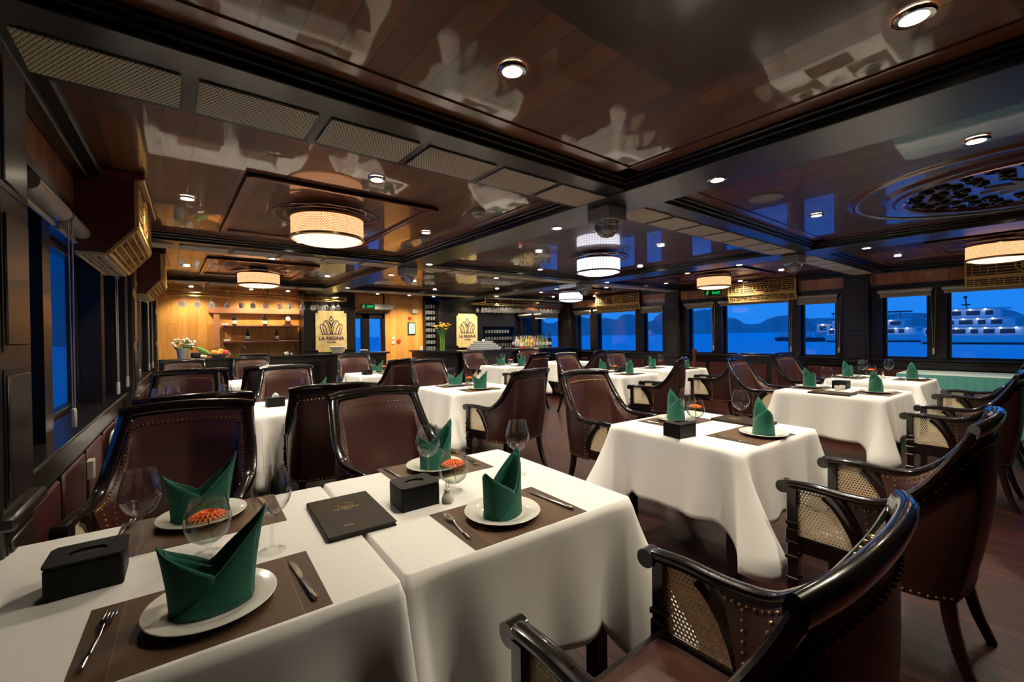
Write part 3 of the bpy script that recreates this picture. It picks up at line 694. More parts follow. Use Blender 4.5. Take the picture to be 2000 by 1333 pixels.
    for i in range(17):
        a=-1+2*i/16; row=[]
        for j in range(17):
            c=-1+2*j/16; x=a*.252*(1-.06*(c<0)*(-c)); y=.035+c*.245
            e=(1-abs(a)**6)*(1-abs(c)**6); row.append((x,y,.405+.045*max(0,e)**.35+.018*(1-a*a)*(1-c*c)))
        G.append(row)
    m.grid(G); m.build('seat','leather',t,ang=70)
    return t
chair=Proto(mk_chair)
CH=[ # x,y,rz deg,label
(.93,.51,0,'armchair in the bottom right foreground, glossy crest rail nearest the camera'),
(2.53,.49,0,'armchair behind the foreground one, facing the second white table, cane sides showing'),
(5.08,.50,0,'armchair at the right, drawn up to the table with the menu and square box'),
(6.66,.52,0,'armchair at the far right beside the teal skirted table'),
(.02,2.58,-13+180,'armchair with wide leather back facing the camera, behind the left foreground table by the window'),
(1.05,2.44,182,'armchair facing the camera behind the black box and salt shaker of the foreground'),
(2.95,2.40,176,'armchair facing the camera at the near middle table, cane side by the white cloth'),
(5.80,2.32,181,'armchair facing the camera behind the right-hand table with the menu'),
(7.2,2.30,172,'armchair facing the camera, deep back, below the middle window of the right wall'),
(.13,3.57,1,'armchair seen from behind, just beyond the widest facing chair on the left'),
(.98,3.55,-8,'armchair seen from behind at the table with the open tissue box'),
(2.70,3.49,12,'armchair seen from behind in the middle, dark back and left arm showing'),
(5.22,3.40,20,'armchair seen from behind in the middle right, arm over the white cloth drape'),
(6.62,3.33,20,'armchair mostly hidden, its leather arm showing left of the right-hand facing chair'),
(.11,5.60,170,'armchair facing the camera in the second left row behind two wine glasses'),
(1.07,5.62,166,'armchair facing the camera behind the open tissue box'),
(3.0,5.47,186,'armchair facing the camera with bright shiny leather, left of the middle table'),
(5.59,5.20,186,'armchair facing the camera right of the aisle in the middle distance'),
(6.78,5.10,180,'armchair facing the camera below the right windows, half hidden'),
(.25,6.42,2,'armchair seen from behind, a dark top rail in the third left row'),
(1.02,6.40,-3,'armchair seen from behind, narrow dark back in the third left row'),
(2.68,6.34,14,'armchair seen from behind near the small table with the black box'),
(5.15,6.07,12,'armchair seen from behind at the far end of the aisle'),
(6.70,6.03,18,'armchair seen from behind near the small corner table and the windows'),
(.2,8.72,180,'farthest left armchair facing the camera at the left bar counter'),
(1.2,8.80,184,'farthest armchair facing the camera below the sink of the left bar'),
(2.70,8.0,170,'armchair facing the camera below the left logo board'),
(5.23,7.68,184,'armchair facing the camera below the right logo board'),
(6.75,7.64,172,'armchair facing the camera in front of the right bar bottles'),
]
for x,y,r,l in CH: chair.put((x,y,0),math.radians(r),l,'leather armchairs round the dining tables')

# ------------------------------------------------------------------ tables and cloths
def cloth_mesh(seed,xlo=-9,xhi=9):
    rnd=random.Random(seed); a=.4505; rc=.022; per=[]   # (x,y,nx,ny,q signed distance to nearest corner,corner id)
    for c in range(4):
        ang=PI/4+c*PI/2; cx=math.copysign(a-rc,math.cos(ang)); cy=math.copysign(a-rc,math.sin(ang)); st=c*PI/2
        for k in range(9):
            th=st+PI/2*k/8; per.append((cx+rc*math.cos(th),cy+rc*math.sin(th),math.cos(th),math.sin(th),(k/8-.5)*.05,c))
        th=st+PI/2; nx,ny=math.cos(th),math.sin(th); x0,y0=cx+rc*nx,cy+rc*ny; Ls=2*(a-rc)
        for k in range(1,44):
            f=k/44; tx,ty=-ny,nx; q=f*Ls+.025
            if f>.5: q=-(Ls-f*Ls)-.025
            per.append((x0+tx*f*Ls,y0+ty*f*Ls,nx,ny,q,c if f<=.5 else (c+1)%4))
    fin=[(rnd.uniform(.10,.15),rnd.uniform(-.05,.05)) for _ in range(4)]
    ph=[rnd.uniform(0,6.28) for _ in range(6)]; rows=16; G=[]
    for f in (0,.25,.5,.75,.9,.97): G.append([(x*f,y*f,.742) for x,y,*_ in per])
    n=len(per)
    for r in range(rows+1):
        row=[]
        for i,(x,y,nx,ny,q,c) in enumerate(per):
            e,sw=fin[c]; aq=abs(q); L=.405+.175*max(0,1-aq/.17)**.9; t=L*r/rows; tt=min(1.25,t/.405)
            w=e*math.exp(-(q/.055)**2)-.038*math.exp(-((aq-.135)/.06)**2)+.022*math.exp(-((aq-.27)/.07)**2)
            s=i/n*2*PI
            rip=.010*math.sin(7*s+ph[0])+.008*math.sin(13*s+ph[1])+.005*math.sin(23*s+ph[2])
            o=(w+rip+.022)*tt**1.25; 
            tx,ty=-ny,nx; sl=sw*tt**1.6*math.exp(-(q/.13)**2)
            drop=math.sqrt(max(0,t*t-o*o*.6)); rr=min(t/.02,1); z=.742-drop-.003*(1-rr)*0
            X=x+nx*(o-.008*(1-rr))+tx*sl; Y=y+ny*(o-.008*(1-rr))+ty*sl
            row.append((min(max(X,xlo),xhi),Y,z))
        G.append(row)
    m=MB(); m.grid(G,closev=True); o=m.build('tablecloth','cloth',ang=180)
    t=o.modifiers.new('thick','SOLIDIFY'); t.thickness=.0014; t.offset=1
    return o
def mk_table():
    t=thing('dining_table','x','table')
    m=MB(); m.box(-.44,.44,-.44,.44,.708,.733,.005); m.box(-.37,.37,-.37,.37,.64,.708,.004); m.build('tabletop','dark',t)
    for sx in(-1,1):
        for sy in(-1,1): m=MB(); m.box(sx*.35-.03,sx*.35+.03,sy*.35-.03,sy*.35+.03,0,.70,.004); m.build('leg','dark',t)
    return t
table=Proto(mk_table)
TB=[ # key,x,y,rz,cloth kind, cloth rz, phrase
('T1',.026,1.49,-2.4,'B',0,'the left foreground table'),
('T2',.930,1.47,-2.4,'R',0,'the right foreground table'),
('TB',2.76,1.43,-4,'A',90,'the near middle table'),
('TC',5.37,1.40,-3,'A',0,'the table with the long menu'),
('TD',7.00,1.42,-2,'A',90,'the far right table'),
('T3',.15,4.40,-2,'B',0,'the second left window table'),
('T4',1.035,4.37,-2,'R',0,'the open-tissue-box table'),
('T5',2.82,4.40,-3,'A',180,'the middle table behind the shiny chair'),
('T6',5.45,4.30,-3,'A',0,'the middle right table'),
('T7',6.82,4.25,-2,'A',270,'the table under the second pillar'),
('T8',.27,7.27,-1,'B',0,'the third left window table'),
('T9',1.175,7.25,-1,'R',0,'the third-row left-bar table'),
('TE',2.80,7.16,-2,'A',90,'the left logo board table'),
('TF',5.42,6.90,-3,'A',270,'the right bar table'),
('TG',6.98,6.86,0,'A',0,'the far window corner table'),
]
TT={}
for key,x,y,rz,ck,cr,ph in TB:
    r=math.radians(rz); TT[key]=(x,y,r,ph)
    table.put((x,y,0),r,'black square-legged wooden table, %s'%ph,'square dining tables under white cloths')
    o=cloth_mesh(len(TT)*7+3,*({'A':(-9,9),'B':(-.452,.4505),'R':(-.4505,9)}[ck]))
    o.location=(x,y,0); o.rotation_euler.z=r+math.radians(cr); tag(o,'white linen cloth draped over %s'%ph,'tablecloth','white tablecloths')
ZT=.7425
def at(key,lx,ly):
    x,y,r,ph=TT[key]; return (x+lx*math.cos(r)-ly*math.sin(r),y+lx*math.sin(r)+ly*math.cos(r))

# ------------------------------------------------------------------ table ware
def mk_mat():
    m=MB(); m.box(-.225,.225,-.155,.155,0,.0018); return tag(m.build('placemat','mat',smooth=False),'x','placemat')
def mk_plate():
    m=MB(); m.lathe([(.0001,.0025),(.060,.0025),(.072,.003),(.078,.006),(.088,.012),(.110,.0165),(.1285,.0195),(.1300,.021),(.1285,.0225),(.110,.0195),(.090,.0155),(.082,.0105),(.075,.0062),(.0001,.0058)],n=64)
    m.lathe([(.062,.0025),(.064,0),(.070,0),(.072,.003)],n=48)
    return tag(m.build('plate','china'),'x','plate')
def mk_napkin():
    t=thing('napkin','x','napkin')
    def sheet(a0,a1,rx,ry,hf,flare,n=44,nv=10,spiral=0):
        G=[]
        for i in range(n+1):
            f=i/n; a=math.radians(a0+(a1-a0)*f); h=hf(a); row=[]
            sp=1+spiral*(f-.5)
            for j in range(nv+1):
                v=j/nv; z=h*v; fl=1+flare*(z/.2)**1.6*abs(math.cos(a)); 
                pinch=1-.25*(z/.2)*abs(math.sin(a))
                row.append((rx*sp*fl*math.cos(a),ry*sp*pinch*math.sin(a),z+.001))
            G.append(row)
        return G
    def tri(a,lo,hr,hl):
        c=math.cos(a); u=abs(math.degrees(math.acos(max(-1,min(1,c))))) # 0 at +x .. 180 at -x
        return lo+(hr-lo)*max(0,1-u/88)**.92 if u<90 else lo+(hl-lo)*max(0,1-(180-u)/88)**.92
    m=MB(); m.grid(sheet(-100,268,.082,.056,lambda a:tri(a,.082,.205,.165),.34,spiral=.05)); o=m.build('outer_fold','napkin',t,ang=70)
    s=o.modifiers.new('t','SOLIDIFY'); s.thickness=.0035; s.offset=-1
    m=MB(); m.grid(sheet(-60,250,.076,.050,lambda a:tri(a,.070,.188,.150),.33,spiral=-.04)); o=m.build('inner_fold','napkin',t,ang=70)
    s=o.modifiers.new('t','SOLIDIFY'); s.thickness=.003; s.offset=-1
    # crossing flap on the front
    m=MB(); G=[]
    for i in range(21):
        f=i/20; a=math.radians(-150+118*f); row=[]
        lo=.002+.0; hi=.012+.145*f**1.25
        for j in range(7):
            v=j/6; z=lo+(hi-lo)*v; row.append((.0855*(1+.30*(z/.2)**1.6*abs(math.cos(a)))*math.cos(a),.0605*(1-.2*z/.2)*math.sin(a),z))
        G.append(row)
    m.grid(G); o=m.build('front_flap','napkin',t,ang=70); s=o.modifiers.new('t','SOLIDIFY'); s.thickness=.003; s.offset=-1
    return t
def mk_fork():
    m=MB()
    zz=lambda y:.004+.006*math.exp(-((y+.02)/.03)**2)
    pts=[(0,y,.004+.010*math.exp(-((y-.045)/.030)**2)+(.004 if y<-.06 else 0)) for y in [-.10+.0075*i for i in range(19)]]
    m.sweep(pts,[.011-.0055*min(1,max(0,(p[1]+.10)/.10)) for p in pts],.0035,(1,0,0),8,2.5)
    m.sweep([(0,.034,.0125),(0,.045,.011),(0,.058,.0085),(0,.064,.0075)],[.007,.019,.024,.024],.0022,(1,0,0),8,3)
    for k in(-1.5,-.5,.5,1.5): m.sweep([(k*.0066,.060,.0078),(k*.0066,.085,.0055),(k*.0064,.105,.009)],[.0042,.0040,.0022],.0020,(1,0,0),6,2.5)
    return tag(m.build('fork','steel'),'x','fork')
def mk_knife():
    t=thing('table_knife','x','knife')
    m=MB(); m.sweep([(0,-.115,.006),(0,-.105,.006),(0,-.07,.006),(0,-.01,.0055),(0,.005,.005)],[.010,.015,.013,.011,.008],[.007,.009,.008,.007,.005],(1,0,0),10,2.4); m.build('handle','steel',t)
    m=MB(); m.prism([(-.004,.004),(.005,.004),(.0095,.03),(.010,.08),(.006,.105),(-.001,.115),(-.004,.10)],.0014,2,.004); m.build('blade','steel',t,ang=20)
    return t
def glass_lathe(prof_out,thick,n=40):
    m=MB(); inner=[]
    return m
def mk_wine():
    t=[(.0001,.0),(.036,.0),(.0365,.0015),(.028,.0035),(.012,.007),(.0055,.013),(.0042,.03),(.0038,.07),(.0042,.098),(.007,.106),(.020,.1125),(.036,.126),(.047,.144),(.0525,.162),(.0525,.178),(.048,.200),(.042,.222),(.0385,.240),(.0378,.2405),(.0372,.240),(.0408,.222),(.0468,.200),(.0512,.178),(.0512,.162),(.0457,.145),(.035,.1275),(.019,.1145),(.006,.1095),(.0001,.1085)]
    m=MB(); m.lathe(t,n=44); return tag(m.build('wine_glass','glass',ang=60),'x','wine glass')
def mk_snifter():
    t=thing('flower_goblet','x','goblet')
    p=[(.0001,0),(.036,0),(.0365,.0015),(.02,.005),(.007,.011),(.006,.022),(.010,.030),(.030,.038),(.048,.054),(.0575,.078),(.059,.098),(.054,.125),(.044,.160),(.0433,.1608),(.0427,.160),(.0527,.125),(.0576,.098),(.0562,.078),(.0468,.0555),(.029,.040),(.009,.033),(.0001,.032)]
    m=MB(); m.lathe(p,n=44); m.build('goblet_bowl','glass',t,ang=60)
    m=MB(); m.lathe([(.0001,.034),(.009,.035),(.029,.042),(.0460,.0565),(.0553,.078),(.0566,.098),(.0563,.100),(.0001,.100)],n=36); m.build('water_fill','water',t,ang=50)
    fl=D.objects.new('gerbera',None); C.objects.link(fl); fl.parent=t
    m=MB()
    for ring,(n_,r0,r1,z0,z1) in enumerate(((22,.010,.050,.104,.112),(18,.008,.038,.108,.119),(14,.006,.024,.111,.121))):
        for k in range(n_):
            a=2*PI*(k+.4*ring)/n_; w=.0052 if ring==0 else .0042
            u=Vector((math.cos(a),math.sin(a),0)); s_=Vector((-math.sin(a),math.cos(a),0))
            A=[u*r0+Vector((0,0,z0)),u*(r0*.4+r1*.6)+Vector((0,0,z1+.002)),u*r1+Vector((0,0,z1-.003))]
            vs=[A[0]-s_*w*.3,A[0]+s_*w*.3,A[1]+s_*w,A[2]+s_*w*.3,A[2]-s_*w*.3,A[1]-s_*w]
            m.add([tuple(v) for v in vs],[(0,1,2,5),(5,2,3,4)])
    m.build('petals','petal',fl,smooth=False)
    m=MB(); m.ball((0,0,.112),.009,10,6,.7); m.build('flower_centre','petal2',fl)
    m=MB(); m.tube([(0,0,.10),(.004,.002,.07),(.012,.004,.045)],.002,6); m.build('stem','greenleaf',fl)
    return t
def mk_tbox(tissue=False):
    def f():
        t=thing('tissue_box','x','tissue box')
        m=MB(); m.box(-.072,.072,-.062,.062,0,.078,.004)
        # lid with an oval hole
        n=32; ring=[(.036*math.cos(2*PI*k/n),.022*math.sin(2*PI*k/n)) for k in range(n)]
        def sq(k):
            c,s=math.cos(2*PI*k/n),math.sin(2*PI*k/n); q=max(abs(c)/.075,abs(s)/.065); return (c/q,s/q)
        o_=[sq(k) for k in range(n)]
        G=[[(x,y,.078) for x,y in o_],[(x,y,.0845) for x,y in o_],[(x,y,.0845) for x,y in ring],[(x,y,.079) for x,y in ring]]
        m.grid(G,closev=True); m.build('box_body','box',t,ang=30)
        m=MB(); m.lathe([(.0001,0),(1,0)],n=28); m.v=[(x*.034,y*.0205,.0795) for x,y,z in m.v]; m.build('opening','tissue' if tissue else 'black',t)
        if tissue:
            m=MB(); m.grid([[(-.03,-.004,.08),(-.022,.002,.10),(-.008,0,.122)],[(-.01,-.012,.08),(-.004,-.016,.102),(.002,-.006,.126)],[(.012,-.006,.08),(.016,-.010,.10),(.014,.004,.118)],[(.03,.006,.08),(.034,.010,.094),(.026,.012,.108)]]); m.build('tissue','tissue',t,smooth=False)
        return t
    return f
def crown(w,z=0,th=.03):
    """line work of the crown emblem: list of polylines in a unit box about w wide"""
    L=[]
    def arc(cx,r,x0,y0,lean):
        pts=[(x0,y0)]; 
        for k in range(13):
            a=PI-PI*k/12; pts.append((cx+r*math.cos(a),.42+lean+r*1.05*math.sin(a)))
        return pts
    for s in(-1,1):
        L.append([(s*x,y) for x,y in((.10,0),(.02,.16),(-.02,.30),(0,.52),(0,.62))][:0] or [(s*.40,0),(s*.47,.30),(s*.50,.42),(s*.47,.52),(s*.40,.56),(s*.33,.52),(s*.27,.40),(s*.22,.24),(s*.18,0)])
        L.append([(s*.30,0),(s*.37,.30),(s*.38,.45),(s*.35,.55)])
        L.append([(s*.18,0),(s*.10,.16),(s*.09,.34),(s*.14,.54),(s*.22,.66),(s*.30,.68),(s*.36,.60)][1:])
        L.append([(s*.08,0),(s*.02,.16),(s*.02,.40),(s*.09,.62),(s*.20,.75),(s*.30,.72)])
        L.append([(0,.98),(s*.10,.74),(s*.06,.60),(0,.48)])
    L.append([(-.42,0),(.42,0)])
    L.append([(0,.98),(0,.90)]); L.append([(-.06,.0),(0,.12),(.06,0)])
    L.append([(.025*math.cos(a),.72+.025*math.sin(a)) for a in [k*PI/4 for k in range(9)]])
    return [[(x*w,y*w*.86) for x,y in l] for l in L]
def mk_menu():
    t=thing('menu_book','x','menu')
    m=MB(); m.box(-.105,.105,-.172,.172,.0,.004,.0015); m.box(-.105,.105,-.172,.172,.012,.016,.0015); m.box(-.108,-.100,-.172,.172,0,.016,.003); m.build('cover','menu',t)
    m=MB(); m.box(-.100,.101,-.168,.168,.004,.012); m.build('pages','black',t,smooth=False)
    m=MB()
    for l in crown(.06): m.sweep([(x,y+.055,.0163) for x,y in l],.0016,.0008,(0,0,1),4,2)
    m.build('gilt_crown','gilt',t,smooth=False)
    text('LA REGINA',.017,(0,.040,.0161),(0,0,0),'gilt_lettering','gilt',t,.0002)
    text('CRUISES',.006,(0,.026,.0161),(0,0,0),'gilt_lettering','gilt',t,.0002)
    text('MENU',.012,(-.03,-.11,.0161),(0,0,0),'gilt_lettering','gilt',t,.0002)
    return t
def mk_shaker():
    t=thing('salt_shaker','x','shaker')
    m=MB(); m.lathe([(.0001,0),(.016,0),(.022,.006),(.023,.018),(.017,.032),(.012,.042),(.013,.050),(.010,.054),(.0001,.055)],n=28); m.build('shaker_body','china',t)
    m=MB()
    for k in range(7):
        a=k*.9; m.tube([(.004*math.cos(a),.004*math.sin(a),.05),(.011*math.cos(a),.011*math.sin(a),.088)],.0009,5)
    m.build('toothpicks','tissue',t)
    return t
def mk_cup():
    m=MB(); m.lathe([(.0001,0),(.018,0),(.021,.004),(.024,.03),(.026,.052),(.0245,.052),(.022,.03),(.019,.006),(.0001,.005)],n=24); return tag(m.build('small_white_cup','china'),'x','cup')
P={k:Proto(f) for k,f in dict(mat=mk_mat,plate=mk_plate,nap=mk_napkin,fork=mk_fork,knife=mk_knife,wine=mk_wine,snif=mk_snifter,box=mk_tbox(),tbox=mk_tbox(True),menu=mk_menu,shaker=mk_shaker,cup=mk_cup).items()}
GRP=dict(mat='woven brown placemats',plate='white dinner plates',nap='folded green napkins',fork='steel table forks',knife='steel table knives',wine='stemmed wine glasses on the tables',snif='goblets with floating orange flowers',box='black tissue boxes',tbox='black tissue boxes',menu='leather menu books',shaker='white salt shakers',cup='small white cups')
def put(kind,key,lx,ly,rz,label,z=None):
    x,y=at(key,lx,ly); zz=ZT if z is None else z
    return P[kind].put((x,y,zz),TT[key][2]+math.radians(rz),label,GRP[kind])
def setting(key,side,px,py,nr=0,fork=True,knife=True,matx=None,sc=1,mirror=False):
    ph=TT[key][3]; s=1 if side=='near' else -1; w='near side' if s==1 else 'far side'
    mx=px if matx is None else matx; my=max(-.282,min(.282,py))
    put('mat',key,mx,my,0 if s==1 else 180,'brown woven placemat on the %s of %s'%(w,ph))
    put('plate',key,px,py,0,'white round plate on the %s of %s'%(w,ph),ZT+.0019)
    put('nap',key,px+.002,py+.002,nr,'green folded napkin on the %s of %s'%(w,ph),ZT+.0079)
    q=-1 if mirror else 1
    if fork: put('fork',key,mx-.195*s*q,my+.01*s,(0 if s==1 else 180)-6,'steel fork on the %s of %s'%(w,ph),ZT+.0016)
    if knife: put('knife',key,mx+.185*s*q,my-.005*s,(0 if s==1 else 180)+5,'steel knife on the %s of %s'%(w,ph),ZT+.0016)
# foreground tables
setting('T1','near',.058,-.275,4)
put('mat','T1',.05,.305,180,'brown woven placemat on the far side of the left foreground table')
put('plate','T1',.045,.345,0,'white round plate on the far side of the left foreground table',ZT+.0019)
put('nap','T1',.04,.35,6,'green folded napkin on the far plate behind the flower goblet',ZT+.0079)
put('fork','T1',-.165,.36,-12,'steel fork on the far placemat behind the left wine glass',ZT+.0016)
put('knife','T1',.235,.33,8,'steel knife on the far placemat of the left foreground table',ZT+.0016)
put('wine','T1',-.10,.165,0,'big wine glass left of the flower goblet on the left foreground table')
put('wine','T1',.205,-.060,0,'big wine glass right of the flower goblet on the left foreground table')
put('snif','T1',.055,.04,0,'round goblet with an orange gerbera on the left foreground table')
put('box','T1',-.195,.045,1,'black tissue box at the left end of the foreground table')
put('menu','T1',.455,.055,-1,'brown menu book with gilt crown lying across the seam of the two foreground tables',ZT+.001)
setting('T2','near',-.030,-.282,24,matx=-.005)
put('mat','T2',.025,.345,180,'brown woven placemat on the far side of the right foreground table')
put('plate','T2',.025,.355,0,'white round plate on the far side of the right foreground table',ZT+.0019)
put('nap','T2',.03,.355,20,'green folded napkin with one tall peak behind the black box',ZT+.0079)
put('knife','T2',-.16,.365,185,'steel knife left of the far plate behind the black box',ZT+.0016)
put('fork','T2',.21,.35,170,'steel fork right of the far plate near the flower goblet',ZT+.0016)
put('wine','T2',-.085,.185,0,'wine glass in front of the one-peaked napkin')
put('wine','T2',.270,.030,0,'wine glass behind the right foreground napkin')
put('snif','T2',-.050,.030,0,'round goblet with an orange gerbera beside the salt shaker')
put('box','T2',-.225,.005,0,'black tissue box beside the menu on the foreground table')
put('shaker','T2',-.125,-.065,0,'white salt shaker with toothpicks beside the foreground tissue box')
# near middle table
setting('TB','near',.02,-.33,38,matx=-.03)
setting('TB','far',.0,.25,52,fork=False)
put('wine','TB',.145,-.13,0,'wine glass left of the pointed napkin on the near middle table')
put('wine','TB',-.06,.12,0,'wine glass between napkin and goblet on the near middle table')
put('snif','TB',.05,.13,0,'round goblet with an orange flower on the near middle table')
put('box','TB',-.375,-.04,-6,'black tissue box at the corner of the near middle table')
put('menu','TB',.31,-.06,0,'dark menu book on the right of the near middle table')
# right-hand tables
setting('TC','near',.05,-.27,24); setting('TC','far',.05,.30,42)
put('wine','TC',-.06,.10,0,'wine glass beside the far napkin of the right-hand table')
put('wine','TC',.10,-.08,0,'wine glass beside the near napkin of the right-hand table')
put('box','TC',.20,.06,0,'black tissue box on the right-hand table'); put('menu','TC',-.32,-.03,0,'dark menu book at the edge of the right-hand table')
put('cup','TC',-.03,.02,0,'small white cup beside the tissue box, left one'); put('cup','TC',.04,-.0,0,'small white cup beside the tissue box, right one')
setting('TD','near',.12,-.28,14); setting('TD','far',-.05,.32,35)
put('wine','TD',-.12,.14,0,'wine glass beside the far napkin of the far right table')
put('wine','TD',.16,-.05,0,'wine glass left of the last napkin on the far right table')
put('snif','TD',-.02,.08,0,'goblet with a yellow orange flower on the far right table')
put('shaker','TD',.05,-.02,0,'white salt shaker on the far right table'); put('cup','TD',-.08,.0,0,'small white cup on the far right table')
# second row
setting('T3','near',.0,-.27,0); 
put('wine','T3',-.21,-.05,0,'left wine glass on the second left table'); put('wine','T3',.22,-.05,0,'right wine glass on the second left table'); put('wine','T3',-.12,.08,0,'inner wine glass on the second left table')
setting('T4','near',.10,-.27,0); setting('T4','far',.12,.28,20)
put('tbox','T4',-.28,.06,0,'black tissue box with a white tissue sticking out'); put('shaker','T4',-.16,.03,0,'white salt shaker beside the open tissue box')
put('snif','T4',-.04,.04,0,'goblet with an orange flower beside the open tissue box'); put('wine','T4',.0,.14,0,'wine glass behind the second-row flower goblet'); put('wine','T4',.30,.06,0,'right wine glass of the second-row table')
setting('T5','near',-.02,-.28,10); setting('T5','far',-.06,.24,-35)
put('wine','T5',-.17,.13,0,'wine glass left of the middle table napkins'); put('snif','T5',.02,.03,0,'goblet with an orange flower between the middle table napkins')
setting('T6','near',.02,-.25,30); setting('T6','far',-.02,.26,60)
put('wine','T6',.08,.18,0,'wine glass on the middle right table near the left napkin'); put('wine','T6',.2,-.02,0,'wine glass on the middle right table near the right napkin'); put('snif','T6',-.02,.0,0,'goblet with an orange flower on the middle right table'); put('box','T6',.16,.05,0,'black tissue box on the middle right table')
setting('T7','near',.10,-.26,60); setting('T7','far',-.15,.22,60); put('wine','T7',.0,.16,0,'wine glass on the table under the second pillar')
put('mat','T8',.1,-.28,0,'brown woven placemat on the third left table'); put('cup','T8',-.3,-.1,0,'small white cup on the third left table')
put('mat','T9',-.12,-.28,0,'brown woven placemat on the third-row left-bar table'); put('cup','T9',.1,-.1,0,'small white cup on the third-row table')
setting('TE','near',.16,-.15,10); setting('TE','far',.05,.25,0)
put('box','TE',-.25,-.12,0,'black tissue box on the left logo board table'); put('wine','TE',-.08,.10,0,'wine glass on the left logo board table'); put('snif','TE',.08,.0,0,'goblet with an orange flower on the left logo board table'); put('cup','TE',-.1,-.05,0,'small white cup on the left logo board table')
setting('TF','near',.10,-.22,10); setting('TF','far',-.08,.24,0)
put('snif','TF',.02,.03,0,'goblet with an orange flower on the far table before the right bar')
for a,b_,l in((-.12,.12,'left of the pair of napkins'),(.14,-.10,'right of the pair of napkins')): put('wine','TF',a,b_,0,'wine glass on the far table before the right bar, '+l)
setting('TG','near',-.1,.1,20); put('cup','TG',.05,-.12,0,'small white cup on the corner table by the windows')
# ------------------------------------------------------------------ bars
ordn2=['first','second','third','fourth','fifth','sixth','seventh','eighth','ninth','tenth','eleventh','twelfth','thirteenth','fourteenth','fifteenth','sixteenth','seventeenth','eighteenth']
t=thing('bar_counter','long dark bar counter below the left logo board','bar counter',(0,0,0))
m=MB(); m.box(-.12,3.80,9.30,9.68,0,.99,.004); 
m.mi=1
for k in range(6): m.box(-.05+k*.64,.50+k*.64,9.285,9.30,.15,.88,.01)
m.build('counter_front',['darkpanel','dark'],t)
m=MB(); m.box(-.14,3.86,9.24,9.72,.99,1.03,.008); m.build('counter_top','granite',t)
t=thing('bar_counter','dark corner bar counter carrying the model ship and flower vase','bar counter',(0,0,0))
m=MB(); m.prism([(4.88,8.06),(8.62,8.06),(8.60,8.46),(5.25,8.46),(5.00,9.7),(4.60,9.7)],.99); m.build('counter_front','darkpanel',t,ang=20)
m=MB()
for k in range(6): m.box(5.0+k*.60,5.5+k*.60,8.045,8.06,.15,.88,.01)
m.build('front_panel','dark',t)
m=MB(); m.prism([(4.83,8.01),(8.66,8.01),(8.64,8.50),(5.29,8.50),(5.04,9.73),(4.54,9.73)],.04,2,.99); m.build('counter_top','granite',t,ang=20)
t=thing('back_counter','low back bar counter under the right bar windows','bar counter',(0,0,0))
m=MB(); m.box(8.0,8.62,8.75,10.3,0,.98,.004); m.build('cabinet','darkpanel',t); m=MB(); m.box(7.97,8.64,8.72,10.3,.98,1.02,.006); m.build('worktop','granite',t)
t=thing('back_counter','dark work counter behind the right logo board','bar counter',(0,0,0))
m=MB(); m.box(6.9,8.0,10.2,10.6,0,.96,.004); m.build('cabinet','darkpanel',t); m=MB(); m.box(6.88,8.0,10.17,10.6,.96,1.0,.006); m.build('worktop','granite',t)
# logo boards
def logo(x,y,lab):
    t=thing('logo_board',lab,'sign board',(x,y,1.49))
    w,h,c=.32,.44,.05
    m=MB(); m.prism([(-w,-h+c),(-w+c,-h+c),(-w+c,-h),(w-c,-h),(w-c,-h+c),(w,-h+c),(w,h-c),(w-c,h-c),(w-c,h),(-w+c,h),(-w+c,h-c),(-w,h-c)],-.02,1,-.0); m.build('board','sign',t,smooth=False)
    m=MB()
    for l in crown(.46): m.sweep([(q,-.0225,p-.03) for q,p in l],.0,0) if False else m.sweep([(a,-.0225,b-.06) for a,b in l],.0135,.004,(0,1,0) if False else None,4,2) if False else m.sweep([(a,-.022,b-.06) for a,b in l],.017,.012,(0,0,1),6,2)
    m.build('crown_emblem','ink',t)
    text('LA REGINA',.105,(0,-.021,-.155),(PI/2,0,0),'lettering','ink',t,.002,bold=.0035); text('CRUISES',.05,(0,-.021,-.235),(PI/2,0,0),'lettering','ink',t,.0015,bold=.0015)
logo(2.755,9.735,'yellow crown logo board on the left dark pier behind the basket')
logo(6.19,9.735,'yellow crown logo board on the right dark pier behind the model ship')
# left wall: shelves
m=MB(); m.box(.70,.80,10.14,10.2,.95,2.05,.004); m.box(.62,2.22,10.12,10.2,1.86,1.98,.006); tn+=1
struct_(m.build('trim_%d'%tn,'sidewood'),'wooden post and lintel round the shelf niche behind the left bar','trim')
for z,l in((1.62,'upper'),(1.31,'lower')):
    m=MB(); m.box(.84,2.18,9.98,10.2,z-.035,z,.004); tag(m.build('wall_shelf','woodpost'),'%s dark wall shelf with wine bottles behind the left bar'%l,'shelf')
def mk_bottle():
    t=thing('wine_bottle','x','bottle'); m=MB(); m.lathe([(.0001,0),(.036,0),(.038,.01),(.038,.12),(.034,.145),(.016,.175),(.0145,.215),(.016,.217),(.016,.23),(.0001,.23)],n=18); m.build('bottle_body','bottle',t)
    m=MB(); m.lathe([(.0385,.035),(.0388,.036),(.0388,.10),(.0385,.101)],n=18); m.build('label','label',t); return t
wb=Proto(mk_bottle)
for x,z,l in((1.03,1.62,'wine bottle at the left of the upper shelf'),(1.56,1.62,'wine bottle in the middle of the upper shelf'),(1.25,1.31,'wine bottle at the left of the lower shelf'),(1.77,1.31,'wine bottle at the right of the lower shelf')): wb.put((x,10.07,z),0,l,'wine bottles on the left bar shelves')
t=thing('mantel_clock','small clock with white round face on the upper shelf','clock',(1.98,10.07,1.62))
m=MB(); m.box(-.09,.09,-.04,.04,0,.025,.004); m.box(-.05,.05,-.03,.03,.025,.09,.004); m.build('base','woodpost',t)
